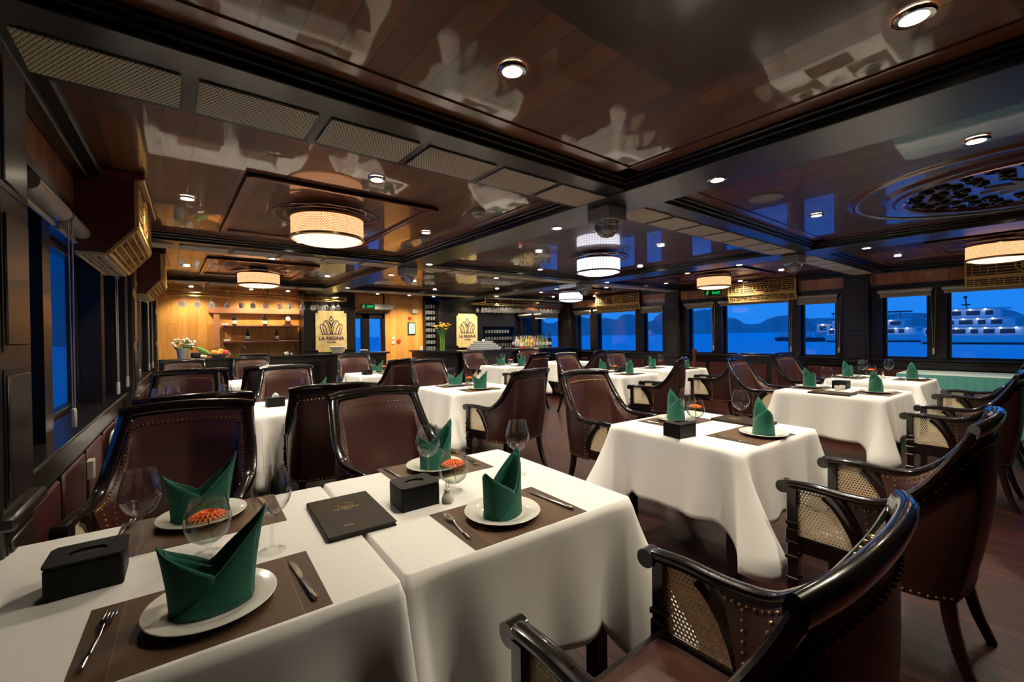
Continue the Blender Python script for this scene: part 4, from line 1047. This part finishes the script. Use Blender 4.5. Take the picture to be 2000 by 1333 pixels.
m=MB(); m.T=Matrix.Translation((0,-.032,.145))@Matrix.Rotation(PI/2,4,'X'); m.lathe([(.0001,-.03),(.055,-.03),(.055,0),(.0001,0)],n=24); m.build('case','woodpost',t)
m=MB(); m.T=Matrix.Translation((0,-.034,.145))@Matrix.Rotation(PI/2,4,'X'); m.lathe([(.0001,0),(.046,0),(.046,.003),(.0001,.003)],n=24); m.build('dial','china',t)
m=MB(); m.box(-.002,.002,-.040,-.038,.145,.178); m.box(0,.022,-.040,-.038,.143,.147); m.build('hands','black',t)
for x,z,l in((.90,1.31,'pale shell ornament on the lower shelf'),(.87,1.62,'tiny pale ornament at the end of the upper shelf')):
    m=MB()
    for k in range(4): m.ball((.022*k-.03,.01*(k%2),.02),.022,7,5)
    tag(m.build('shell_ornament','china',loc=(x,10.06,z)),l,'ornament')
# things on the left counter
t=thing('flower_pot','grey pot of pale flowers at the left end of the bar counter','flower pot',(.20,9.45,1.03))
m=MB(); m.lathe([(.0001,0),(.075,0),(.085,.18),(.078,.18),(.07,.02),(.0001,.02)],n=24); m.build('pot','grey',t)
random.seed(11); a=MB(); g=MB()
for k in range(26):
    an=random.uniform(0,2*PI); r=random.uniform(.02,.17); z=.24+random.uniform(0,.12)-.25*r; p=(r*math.cos(an),r*.6*math.sin(an),z)
    g.tube([(p[0]*.3,p[1]*.3,.15),(p[0]*.8,p[1]*.8,z*.8),p],.004,5); a.ball(p,random.uniform(.018,.03),7,5,.7)
    q=Vector(p)*.9; g.add([tuple(q+Vector((-.03,0,-.03))),tuple(q+Vector((0,-.015,-.01))),tuple(q+Vector((.03,0,-.04))),tuple(q+Vector((0,.015,-.03)))],[(0,1,2,3)])
a.build('blossoms','white',t); g.build('leaves','greenleaf',t,smooth=False)
t=thing('desk_radio','small black device beside the pale flower pot','radio',(.38,9.44,1.03)); m=MB(); m.box(-.075,.075,-.05,.05,0,.10,.012); m.build('case','black',t); m=MB(); m.T=Matrix.Translation((0,-.052,.055))@Matrix.Rotation(PI/2,4,'X'); m.lathe([(.015,0),(.035,0),(.035,.004),(.015,.004)],n=20); m.build('dial_ring','steel',t)
t=thing('fruit_bowl','wide shallow basket heaped with fruit on the left bar','bowl',(.72,9.46,1.03)); m=MB(); m.lathe([(.0001,0),(.09,0),(.19,.07),(.195,.07),(.1,.008),(.0001,.008)],n=32); m.build('basket_bowl','basket',t)
for x,y,z,r,mt,l in((-.07,0,.085,.055,'orange','left orange in the fruit basket'),(.03,.02,.10,.06,'orange','right orange in the fruit basket'),(.11,-.02,.085,.05,'red','dark red fruit at the right of the basket'),(.0,-.06,.07,.045,'orange','front orange in the fruit basket')):
    m=MB(); m.ball((0,0,0),r,14,10,.92); tag(m.build('fruit',mt,loc=(.72+x,9.46+y,1.03+z)),l,'fruit','fruit in the bar basket')
m=MB(); m.sweep([(-.13,0,.13),(-.06,0,.08),(.02,0,.03),(.08,0,-.01)],[.03,.09,.085,.03],[.03,.07,.07,.03],(1,0,1),10,2); tag(m.build('cucumber_melon','melon',loc=(.52,9.44,1.09)),'long green striped fruit leaning on the fruit basket','fruit')
m=MB(); m.ball((0,0,.03),.03,10,6,.9); m.ball((.05,0,.025),.025,10,6,.9); tag(m.build('pale_garlic','white',loc=(.47,9.36,1.03)),'pair of pale bulbs in front of the fruit basket','vegetable')
t=thing('sink_tap','curved steel tap rising behind the counter','tap',(1.05,9.5,1.03)); m=MB(); m.tube([(0,0,0),(0,0,.15),(.02,0,.19),(.05,0,.20),(.08,0,.18),(.085,0,.15)],.010,10); m.build('spout','steel',t); m=MB(); m.lathe([(.0001,0),(.025,0),(.022,.03),(.0001,.03)],n=16); m.build('tap_base','steel',t)
m=MB(); m.box(-.24,.24,-.10,.10,0,.045,.01); tag(m.build('serving_tray','black',loc=(1.26,9.46,1.03)),'black low tray beside the tap','tray')
t=thing('tea_set','small white tea things on the left bar counter','tea set',(1.83,9.46,1.03)); m=MB(); m.lathe([(.0001,0),(.03,0),(.045,.03),(.035,.06),(.0001,.065)],n=20); m.build('teapot','china',t); m=MB(); m.lathe([(.0001,0),(.018,0),(.024,.035),(.02,.035)],(.085,0,0),16); m.build('teacup','china',t)
t=thing('wicker_basket','pale woven oval basket in front of the left logo board','basket',(2.80,9.46,1.03)); m=MB(); m.lathe([(.0001,0),(.10,0),(.125,.05),(.15,.115),(.155,.13),(.145,.13),(.115,.05),(.095,.01),(.0001,.01)],n=32); m.build('basket_body','basket',t); m=MB(); m.tube([(.155*math.cos(k*PI/16),.155*math.sin(k*PI/16),.13) for k in range(33)],.011,8,False); m.build('rim','basket',t)
t=thing('dish_stack','grey glass dishes beyond the basket on the left bar','dish',(3.35,9.46,1.03)); 
for k in range(3): m=MB(); m.lathe([(.0001,0),(.05,0),(.10,.02),(.10,.024),(.05,.006),(.0001,.006)],(0,0,.014*k),24); m.build('dish','china' if k==2 else 'grey',t)
# things on the right counter
t=thing('flower_vase','tall green glass vase with yellow flowers on the bar corner','vase',(4.83,8.62,1.03)); m=MB(); m.lathe([(.0001,0),(.055,0),(.05,.15),(.058,.32),(.053,.32),(.045,.15),(.048,.01),(.0001,.01)],n=24); m.build('vase_body','vase',t)
a=MB(); g=MB(); random.seed(4)
for k in range(30):
    an=random.uniform(0,2*PI); r=random.uniform(.02,.20); z=.60-.6*r*r/.04*.10+random.uniform(-.06,.04); p=(r*math.cos(an),r*math.sin(an),z)
    g.tube([(p[0]*.15,p[1]*.15,.05),(p[0]*.35,p[1]*.35,.34),p],.0035,5)
    for j in range(5): b_=2*PI*j/5; a.ball((p[0]+.018*math.cos(b_),p[1]+.018*math.sin(b_),p[2]),.015,6,4,.7)
a.build('yellow_blossoms','petal2',t); g.build('stems','greenleaf',t)
m=MB(); m.lathe([(.0001,0),(.03,0),(.036,.10),(.032,.10),(.027,.01),(.0001,.01)],n=20); tag(m.build('paper_cup','china',loc=(4.68,9.35,1.03)),'white cup at the left end of the right bar','cup')
t=thing('model_ship','white model cruise ship on the right bar counter','model ship',(5.72,8.22,1.03))
def hullp(l,w,bow):
    return [(-l/2,-w/2),(l/2-bow,-w/2),(l/2,0),(l/2-bow,w/2),(-l/2,w/2)]
m=MB(); n_=5; A=hullp(.96,.15,.18); B_=hullp(.86,.10,.12)
m.add([(x,y,0) for x,y in B_]+[(x,y,.055) for x,y in A],[tuple(range(5)),tuple(range(5,10))]+[(i,(i+1)%5,5+(i+1)%5,5+i) for i in range(5)]); m.build('hull','shipwhite',t,smooth=False)
for k,(l,x) in enumerate(((.74,-.05),(.62,-.06),(.46,-.06))):
    m=MB(); m.box(x-l/2,x+l/2,-.05,.05,.06+k*.045,.098+k*.045,.003); m.mi=1
    for j in range(int(l/.05)): m.box(x-l/2+.015+j*.05,x-l/2+.045+j*.05,-.0512,.0512,.07+k*.045,.088+k*.045)
    m.mi=0; m.box(x-l/2-.02,x+l/2+.02,-.06,.06,.098+k*.045,.104+k*.045); m.build('deck',['shipwhite','shipdark'],t,smooth=False)
m=MB(); m.box(-.08,-.02,-.02,.02,.195,.24,.004); m.tube([(.05,0,.19),(.05,0,.28)],.003,5); m.build('funnel','shipwhite',t)
m=MB(); m.lathe([(.0001,0),(.09,0),(.11,.015),(.0001,.015)],n=20); tag(m.build('ashtray','china',loc=(6.45,8.26,1.03)),'white dish on the right bar counter','dish')
t=thing('napkin_holder','reddish napkin holder on the right bar counter','holder',(6.85,8.26,1.03)); m=MB(); m.box(-.06,.06,-.03,.03,0,.05,.004); m.build('holder_base','red',t); m=MB(); m.prism([(-.055,0),(.055,0),(.02,.11),(-.04,.09)],.012,1,-.006); m.v=[(x,y,z+.03) for x,y,z in m.v]; m.build('paper_napkins','china',t,smooth=False)
# bottles on the window counter
cols=[('label','china'),('bottle','label'),('vase','label'),('petal2','label'),('orange','label'),('ink','label'),('crystal','label'),('china','petal2')]
bp=[]
for k,(bm_,lm_) in enumerate(cols):
    def mk(bm_=bm_,lm_=lm_,k=k):
        t=thing('spirit_bottle','x','bottle'); s=1+.12*((k*3)%4-1.5)/1.5; m=MB(); m.lathe([(.0001,0),(.040,0),(.042,.01),(.042,.17*s),(.036,.20*s),(.015,.235*s),(.014,.29*s),(.017,.295*s),(.017,.32*s),(.0001,.32*s)],n=14); m.build('bottle_body',bm_,t); m=MB(); m.lathe([(.0425,.05),(.0428,.051),(.0428,.13),(.0425,.131)],n=14); m.build('label',lm_,t); return t
    bp.append(Proto(mk))
bn=['white','dark green','light green','yellow','amber','purple','clear','pale']
random.seed(21); k=0
for r_,d in((0,.50),(1,.34),(2,.18)):
    for j in range(12):
        y=8.86+j*.115+.03*r_; c=random.randrange(8); x=wx('right',d-.02,y)-.10
        bp[c].put((x,y,1.02),0,'%s spirit bottle, %s from far end, %s row under bar windows'%(bn[c],ordn2[11-j],['window-side','middle','front'][r_]),'spirit bottles below the right bar windows, %s ones'%bn[c])
# wine rack and shelving
t=thing('wine_rack','tall black wine rack between golden wall and right pier','wine rack',(5.22,9.98,0))
m=MB(); m.box(-.17,.17,.17,.2,.9,2.25); m.box(-.17,-.15,-.1,.2,.9,2.25); m.box(.15,.17,-.1,.2,.9,2.25); m.build('rack_frame','black',t)
for k in range(8): m=MB(); m.box(-.15,.15,-.09,.17,1.0+.15*k,1.012+.15*k); m.build('shelf','black',t,smooth=False)
def mk_rg():
    m=MB(); m.lathe([(.0001,0),(.026,0),(.03,.09),(.028,.09),(.024,.004),(.0001,.004)],n=12); return tag(m.build('tumbler','tumbler'),'x','glass')
rg=Proto(mk_rg)
for k in range(8):
    for j in range(4): rg.put((5.22-.11+.073*j,9.93,1.0125+.15*k),0,'clear tumbler, %s from left on the %s shelf down of the black rack'%(ordn2[j],ordn2[7-k]),'tumblers in the black rack')
t=thing('glass_shelving','black open shelving with rows of glasses behind the right bar','shelving',(7.7,10.42,0))
m=MB(); m.box(-.75,.75,.15,.18,1.0,2.2); m.build('shelf_back','black',t)
for z in(1.02,1.22,1.42,1.62): m=MB(); m.box(-.75,.75,-.1,.18,z-.015,z); m.build('shelf','dark',t,smooth=False)
for row,(z,n0) in enumerate(((1.02,10),(1.22,12),(1.42,9))):
    for j in range(n0): rg.put((7.25+j*.10,10.37,z),0,'clear tumbler, %s from left, %s shelf behind the right bar'%(ordn2[j],['bottom','middle','top'][row]),'tumblers on the right bar shelving')
# overhead brass racks with hanging glasses
def mk_hang():
    m=MB(); m.lathe([(.0001,0),(.034,0),(.034,-.003),(.006,-.010),(.004,-.03),(.004,-.085),(.015,-.095),(.036,-.115),(.042,-.14),(.040,-.165),(.033,-.195),(.0315,-.195),(.038,-.165),(.040,-.14),(.034,-.117),(.0001,-.10)],n=16); return tag(m.build('hanging_glass','rackglass'),'x','wine glass')
hg=Proto(mk_hang)
def rack(x0,x1,y0,y1,lab,n,glab,grp):
    t=thing('glass_rack',lab,'glass rack',(0,0,0)); z=2.12
    m=MB(); 
    for y in (y0,(y0+y1)/2,y1):
        for dy in(-.02,.02): m.tube([(x0,y+dy,z),(x1,y+dy,z)],.007,8)
    m.tube([(x0,y0-.05,z+.02),(x0,y1+.05,z+.02)],.012,8); m.tube([(x1,y0-.05,z+.02),(x1,y1+.05,z+.02)],.012,8); m.tube([(x0,y0-.05,z+.05),(x1,y0-.05,z+.05)],.012,8); m.tube([(x0,y1+.05,z+.05),(x1,y1+.05,z+.05)],.012,8)
    m.build('brass_rails','gold',t)
    k=3
    for i in range(k):
        x=x0+(x1-x0)*(i+.5)/k
        for y in(y0-.05,y1+.05): m=MB(); m.tube([(x,y,z+.05),(x,y,2.33)],.008,8); m.lathe([(.0001,2.33),(.025,2.33),(.02,2.31),(.008,2.30)],(x,y,0),12); m.build('hanger_rod','gold',t)
    random.seed(int(x0*10)+3)
    for r_,y in enumerate((y0,(y0+y1)/2,y1)[:(3 if n>30 else 2)]):
        m_=n//(3 if n>30 else 2)
        for j in range(m_): hg.put((x0+.08+(x1-x0-.16)*(j+random.uniform(-.15,.15)+.5)/m_,y,z+.001),0,glab%(['front','middle','back'][r_],ordn2[j]),grp)
rack(.02,2.95,9.32,9.62,'brass hanging glass rack over the left bar',40,'upside-down hanging wine glass, %s row of the left brass rack, %s from left','glasses hanging over the left bar')
rack(5.85,8.45,8.45,8.95,'brass hanging glass rack over the right bar',54,'upside-down hanging wine glass, %s row of the right brass rack, %s from left','glasses hanging over the right bar')
# wall fittings near the far door
t=thing('wall_notice','pale mint framed notice on the golden wall','notice',(4.74,10.0,1.55)); m=MB(); m.box(-.10,.10,-.02,0,-.15,.15,.004); m.build('frame','dark',t); m=MB(); m.box(-.08,.08,-.024,-.02,-.13,.13); m.build('sheet','mint',t,smooth=False)
for z in(1.32,1.22): m=MB(); m.box(-.04,.04,-.015,0,-.038,.038,.004); tag(m.build('light_switch','cream',loc=(4.26,10.0,z)),'%s cream switch plate beside the red alarm button'%('upper' if z>1.3 else 'lower'),'switch')
t=thing('alarm_button','round red alarm button beside the cream switches','alarm',(4.40,10.0,1.25)); m=MB(); m.T=Matrix.Rotation(PI/2,4,'X'); m.lathe([(.0001,.03),(.045,.03),(.055,.0),(.0001,0)],n=20); m.build('bell_dome','red',t)
t=thing('alarm_bell','round red disc above the mint notice','alarm',(4.70,10.0,1.80)); m=MB(); m.T=Matrix.Rotation(PI/2,4,'X'); m.lathe([(.0001,.02),(.04,.02),(.045,.0),(.0001,0)],n=20); m.build('bell_dome','red',t)
m=MB(); m.box(-.07,.07,-.05,0,-.05,.05,.006); tag(m.build('wall_speaker','cream',loc=(4.82,10.0,1.98)),'small pale box high on the golden wall','speaker')
t=thing('air_conditioner','pale slim air conditioner above the far door','air conditioner',(3.95,10.0,2.06)); m=MB(); m.box(-.22,.30,-.10,0,-.07,.08,.02); m.build('casing','cream',t); m=MB(); m.box(-.20,.28,-.104,-.10,-.06,-.045); m.build('vent_flap','grey',t,smooth=False)
m=MB(); m.box(-.04,.04,-.03,0,-.05,.05,.004); tag(m.build('socket_box','cream',loc=(-.355,3.30,.66)),'cream socket box on the left wall leather panel','socket')
D.objects['socket_box'].rotation_euler.z=PI/2
# small pedestal by the right windows
t=thing('turned_pedestal','slim reddish turned post standing by the right windows','pedestal',(8.05,4.45,0)); m=MB(); m.lathe([(.0001,0),(.13,0),(.12,.03),(.03,.07),(.025,.5),(.04,.6),(.05,.75),(.03,.85),(.028,.95),(.05,1.0),(.045,1.03),(.0001,1.03)],n=20); m.build('post','woodpost',t)
t=thing('side_stand','small grey round stand under the window left of the pillar','stand',(7.95,2.75,0)); m=MB(); m.lathe([(.0001,0),(.12,0),(.03,.03),(.025,.70),(.0001,.70)],n=18); m.build('stem','woodpost',t); m=MB(); m.lathe([(.0001,.70),(.16,.70),(.16,.725),(.0001,.725)],n=28); m.build('round_top','grey',t)
# teal skirted table
t=thing('buffet_table','long buffet table with pleated teal skirt below the yacht window','table',(0,0,0))
m=MB(); m.box(8.02,8.80,-1.2,1.42,.70,.74,.004); m.build('tabletop','dark',t)
for x in(8.1,8.72):
    for y in(-1.1,1.3): m=MB(); m.box(x-.03,x+.03,y-.03,y+.03,0,.70); m.build('leg','dark',t)
m=MB(); m.box(8.0,8.82,-1.22,1.44,.74,.748,.003); tag(m.build('table_cover','tealtop'),'pale teal cloth top of the long buffet table','tablecloth')
m=MB(); P0=[]
def skirt(p,q,nx,ny):
    L=math.dist(p,q); n=int(L/.012); out_=[]
    for i in range(n+1):
        f=i/n; s=f*L; ph=(s%.085)/.085; d=.016*(ph if ph<.8 else (1-ph)*4); out_.append((p[0]+(q[0]-p[0])*f,p[1]+(q[1]-p[1])*f,d))
    return [( x,y,d,nx,ny) for x,y,d in out_]
pts=skirt((8.0,1.44),(8.0,-1.22),-1,0); pts=skirt((8.8,1.44),(8.0,1.44),0,1)+pts
G=[]
for (x,y,d,nx,ny) in pts:
    G.append([(x+nx*(d*(.25+k*.14)+.003),y+ny*(d*(.25+k*.14)+.003),.745-.735*k/7) for k in range(8)])
m.grid(G); o=m.build('pleated_skirt','teal',ang=80); tag(o,'teal pleated skirt hanging round the long buffet table','table skirt')

# ------------------------------------------------------------------ outside: sea, karst hills, ships
SEA=-1.6
m=MB(); n=60; m.lathe([(.5,0),(6,0),(40,0),(200,0),(1000,0),(6000,0)],(0,0,SEA),96); 
m.v=[(x,y,SEA) for x,y,z in m.v]
struct_(m.build('sea','sea',smooth=False),'calm blue evening sea outside the windows','sea')
# the outside starts beyond the hull: hull skirts below the windows
def ridge(name,az0,az1,dist,hf,depth,lab):
    m=MB(); G=[]; n=160
    for i in range(n+1):
        az=math.radians(az0+(az1-az0)*i/n); h=hf(az0+(az1-az0)*i/n); row=[]
        for (f,dd) in ((0,-.5),(.55,-.40),(.85,-.22),(1,0),(.7,.3),(0,.6)):
            r=dist+dd*depth; row.append((r*math.sin(az),r*math.cos(az),SEA-1+f*(h+1)))
        G.append(row)
    m.grid(G); return struct_(m.build(name,'hill'),lab,'hill')
import math as _m
def domes(seed,base,amp,period):
    rnd=random.Random(seed); hs={}
    def f(az):
        v=base
        for k in range(int(az/period)-2,int(az/period)+3):
            if k not in hs: hs[k]=(rnd.uniform(.35,1),rnd.uniform(.35,.75),rnd.uniform(-.3,.3))
            a,w,o=hs[k]; u=(az/period-k-o)/w
            if abs(u)<1: v=max(v,base+amp*a*(1-abs(u)**2.6))
        return v+.5*math.sin(az*9)+.3*math.sin(az*23)
    return f
ridge('hills',30,64,900,domes(5,26,20,4.2),300,'dark blue karst hills across the water')
ridge('hills',60,120,1400,domes(9,24,26,5),400,'farther dark blue hills behind the ships')
ridge('hills',-60,12,420,domes(2,62,16,9),150,'tall dark hill outside the left windows')
def polar(px_az,dist): a=math.radians(px_az); return (dist*math.sin(a),dist*math.cos(a))
def mk_ship(L,decks,lab,loc,rz,canopy=False,mast=True):
    t=thing('cruise_ship',lab,'ship',loc,rz)
    A=hullp(L,7,L*.22); B_=hullp(L*.93,5.5,L*.16)
    m=MB(); m.mi=1; m.add([(x,y,-.6) for x,y in B_]+[(x,y,.5) for x,y in hullp(L*.95,6,L*.18)],[tuple(range(5))]+[(i,(i+1)%5,5+(i+1)%5,5+i) for i in range(5)])
    m.mi=0; m.add([(x,y,.5) for x,y in hullp(L*.95,6,L*.18)]+[(x,y,2.0) for x,y in A],[tuple(range(5,10))]+[(i,(i+1)%5,5+(i+1)%5,5+i) for i in range(5)]); m.build('hull',['shipwhite','shipdark'],t,smooth=False)
    lights=MB()
    for k in range(decks):
        l=L*(.80-.15*k); x=-L*.07-.02*L*k; z=2.0+k*2.1
        m=MB(); m.box(x-l/2,x+l/2,-2.6,2.6,z,z+1.9,.1); m.mi=1
        j=0; xx=x-l/2+.6
        while xx<x+l/2-2.2:
            w=1.2+((j*7)%3)*.5; m.box(xx,xx+w,-2.64,2.64,z+.5,z+1.5); xx+=w+.8; j+=1
        m.mi=0; m.box(x-l/2-.8,x+l/2+1.4,-3.3,3.3,z+1.9,z+2.1); m.build('deck',['shipwhite','shipdark'],t,smooth=False)
        for q in range(int(l/2.3)): lights.ball((x-l/2+1.2+q*2.3,-3.2,z+1.75),.17,6,4)
    lights.build('deck_lights','shiplight',t)
    zt=2.0+decks*2.1
    if mast: m=MB(); m.tube([(-L*.12,0,zt),(-L*.13,0,zt+2.6)],.12,6); m.box(-L*.12-.8,-L*.12+.6,-.5,.5,zt+.8,zt+1.1); m.ball((-L*.13,0,zt+2.7),.35,8,6); m.build('mast','shipdark',t)
    if canopy:
        m=MB(); m.box(-L*.42,L*.30,-2.6,2.6,zt+1.9,zt+2.2,.05)
        for x in(-.4,-.2,0,.2): m.tube([(L*x,-2.4,zt),(L*x,-2.4,zt+2)],.07,6)
        m.build('sun_canopy','shipdark',t)
    return t
def face(az,extra=0): return math.radians(-az+extra)
for (L_,dk,lab,az,di,ex,cn,ms,s_) in ((24,2,'white two-deck cruise ship with long dark canopy, in the window right of the pillar',78.3,136,4,True,False,.86),
    (21,3,'white three-deck yacht with many deck lights in the right edge window',85.6,118,-3,False,True,.80),
    (12,1,'small white ferry boat in the window left of the pillar',76.0,148,0,False,True,1.2)):
    o=mk_ship(L_,dk,lab,(*polar(az,di),SEA),face(az,ex),cn,ms); o.scale=(s_,)*3
def mk_boat(lab,az,dist,L):
    x,y=polar(az,dist); t=thing('small_boat',lab,'boat',(x,y,SEA),face(az))
    m=MB(); A=hullp(L,2.6,L*.3); B_=hullp(L*.85,1.8,L*.2); m.add([(x,y,-.3) for x,y in B_]+[(x,y,1.1) for x,y in A],[tuple(range(5)),tuple(range(5,10))]+[(i,(i+1)%5,5+(i+1)%5,5+i) for i in range(5)]); m.build('hull','shipdark',t,smooth=False)
    m=MB(); m.box(-L*.3,L*.15,-.9,.9,1.1,2.5,.1); m.build('cabin','shipwhite',t)
mk_boat('small dark boat just left of the ferry',72.4,140,9); mk_boat('small dark boat beside the window mullion',70.6,150,6)
o=mk_ship(20,2,'faint distant boat seen in the window left of the second pillar',(*polar(55.6,620),SEA),face(55.6),False,True)

# ------------------------------------------------------------------ sky, camera
w=D.worlds.new('dusk'); sc.world=w; w.use_nodes=True; nt=w.node_tree; nt.nodes.clear()
N=nt.nodes.new; L=nt.links.new
tc=N('ShaderNodeTexCoord'); sp=N('ShaderNodeSeparateXYZ'); L(tc.outputs['Generated'],sp.inputs[0])
mr=N('ShaderNodeMapRange'); mr.inputs[1].default_value=-.02; mr.inputs[2].default_value=.35; L(sp.outputs[2],mr.inputs[0])
rp=N('ShaderNodeValToRGB'); L(mr.outputs[0],rp.inputs[0]); e=rp.color_ramp.elements
e[0].position=0; e[0].color=(.014,.215,.82,1); e[1].position=1; e[1].color=(.006,.13,.62,1); x_=e.new(.35); x_.color=(.012,.22,.88,1)
mp=N('ShaderNodeMapping'); mp.inputs['Scale'].default_value=(3,3,11); L(tc.outputs['Generated'],mp.inputs[0])
ns=N('ShaderNodeTexNoise'); ns.inputs['Scale'].default_value=1.6; ns.inputs['Detail'].default_value=5; L(mp.outputs[0],ns.inputs['Vector'])
cr=N('ShaderNodeMapRange'); cr.inputs[1].default_value=.56; cr.inputs[2].default_value=.75; cr.inputs[4].default_value=.55; L(ns.outputs[0],cr.inputs[0])
mx=N('ShaderNodeMix'); mx.data_type='RGBA'; L(cr.outputs[0],mx.inputs[0]); L(rp.outputs[0],mx.inputs[6]); mx.inputs[7].default_value=(.10,.38,1.0,1)
bg=N('ShaderNodeBackground'); bg.inputs[1].default_value=1.15; L(mx.outputs[2],bg.inputs[0]); ow=N('ShaderNodeOutputWorld'); L(bg.outputs[0],ow.inputs[0])

cam=D.cameras.new('camera'); co=D.objects.new('camera',cam); C.objects.link(co); sc.camera=co
F=850.; yaw,pitch,roll=math.radians(38.35),math.radians(-.4),math.radians(.82)
fw=Vector((math.sin(yaw)*math.cos(pitch),math.cos(yaw)*math.cos(pitch),math.sin(pitch))); r0=Vector((math.cos(yaw),-math.sin(yaw),0)); u0=r0.cross(fw)
R_=r0*math.cos(roll)-u0*math.sin(roll); U_=R_.cross(fw)
co.matrix_world=Matrix(((R_.x,U_.x,-fw.x,0),(R_.y,U_.y,-fw.y,0),(R_.z,U_.z,-fw.z,1.36),(0,0,0,1)))
cam.sensor_width=36; cam.lens=F/2000*36; cam.clip_start=.02; cam.clip_end=8000
CY=654.5-F*math.tan(pitch); cam.shift_y=-(666.5-CY)/2000
sc.view_settings.view_transform='Standard'; sc.view_settings.look='None'; sc.view_settings.gamma=1; sc.view_settings.exposure=0.0
sc.view_settings.use_curve_mapping=False
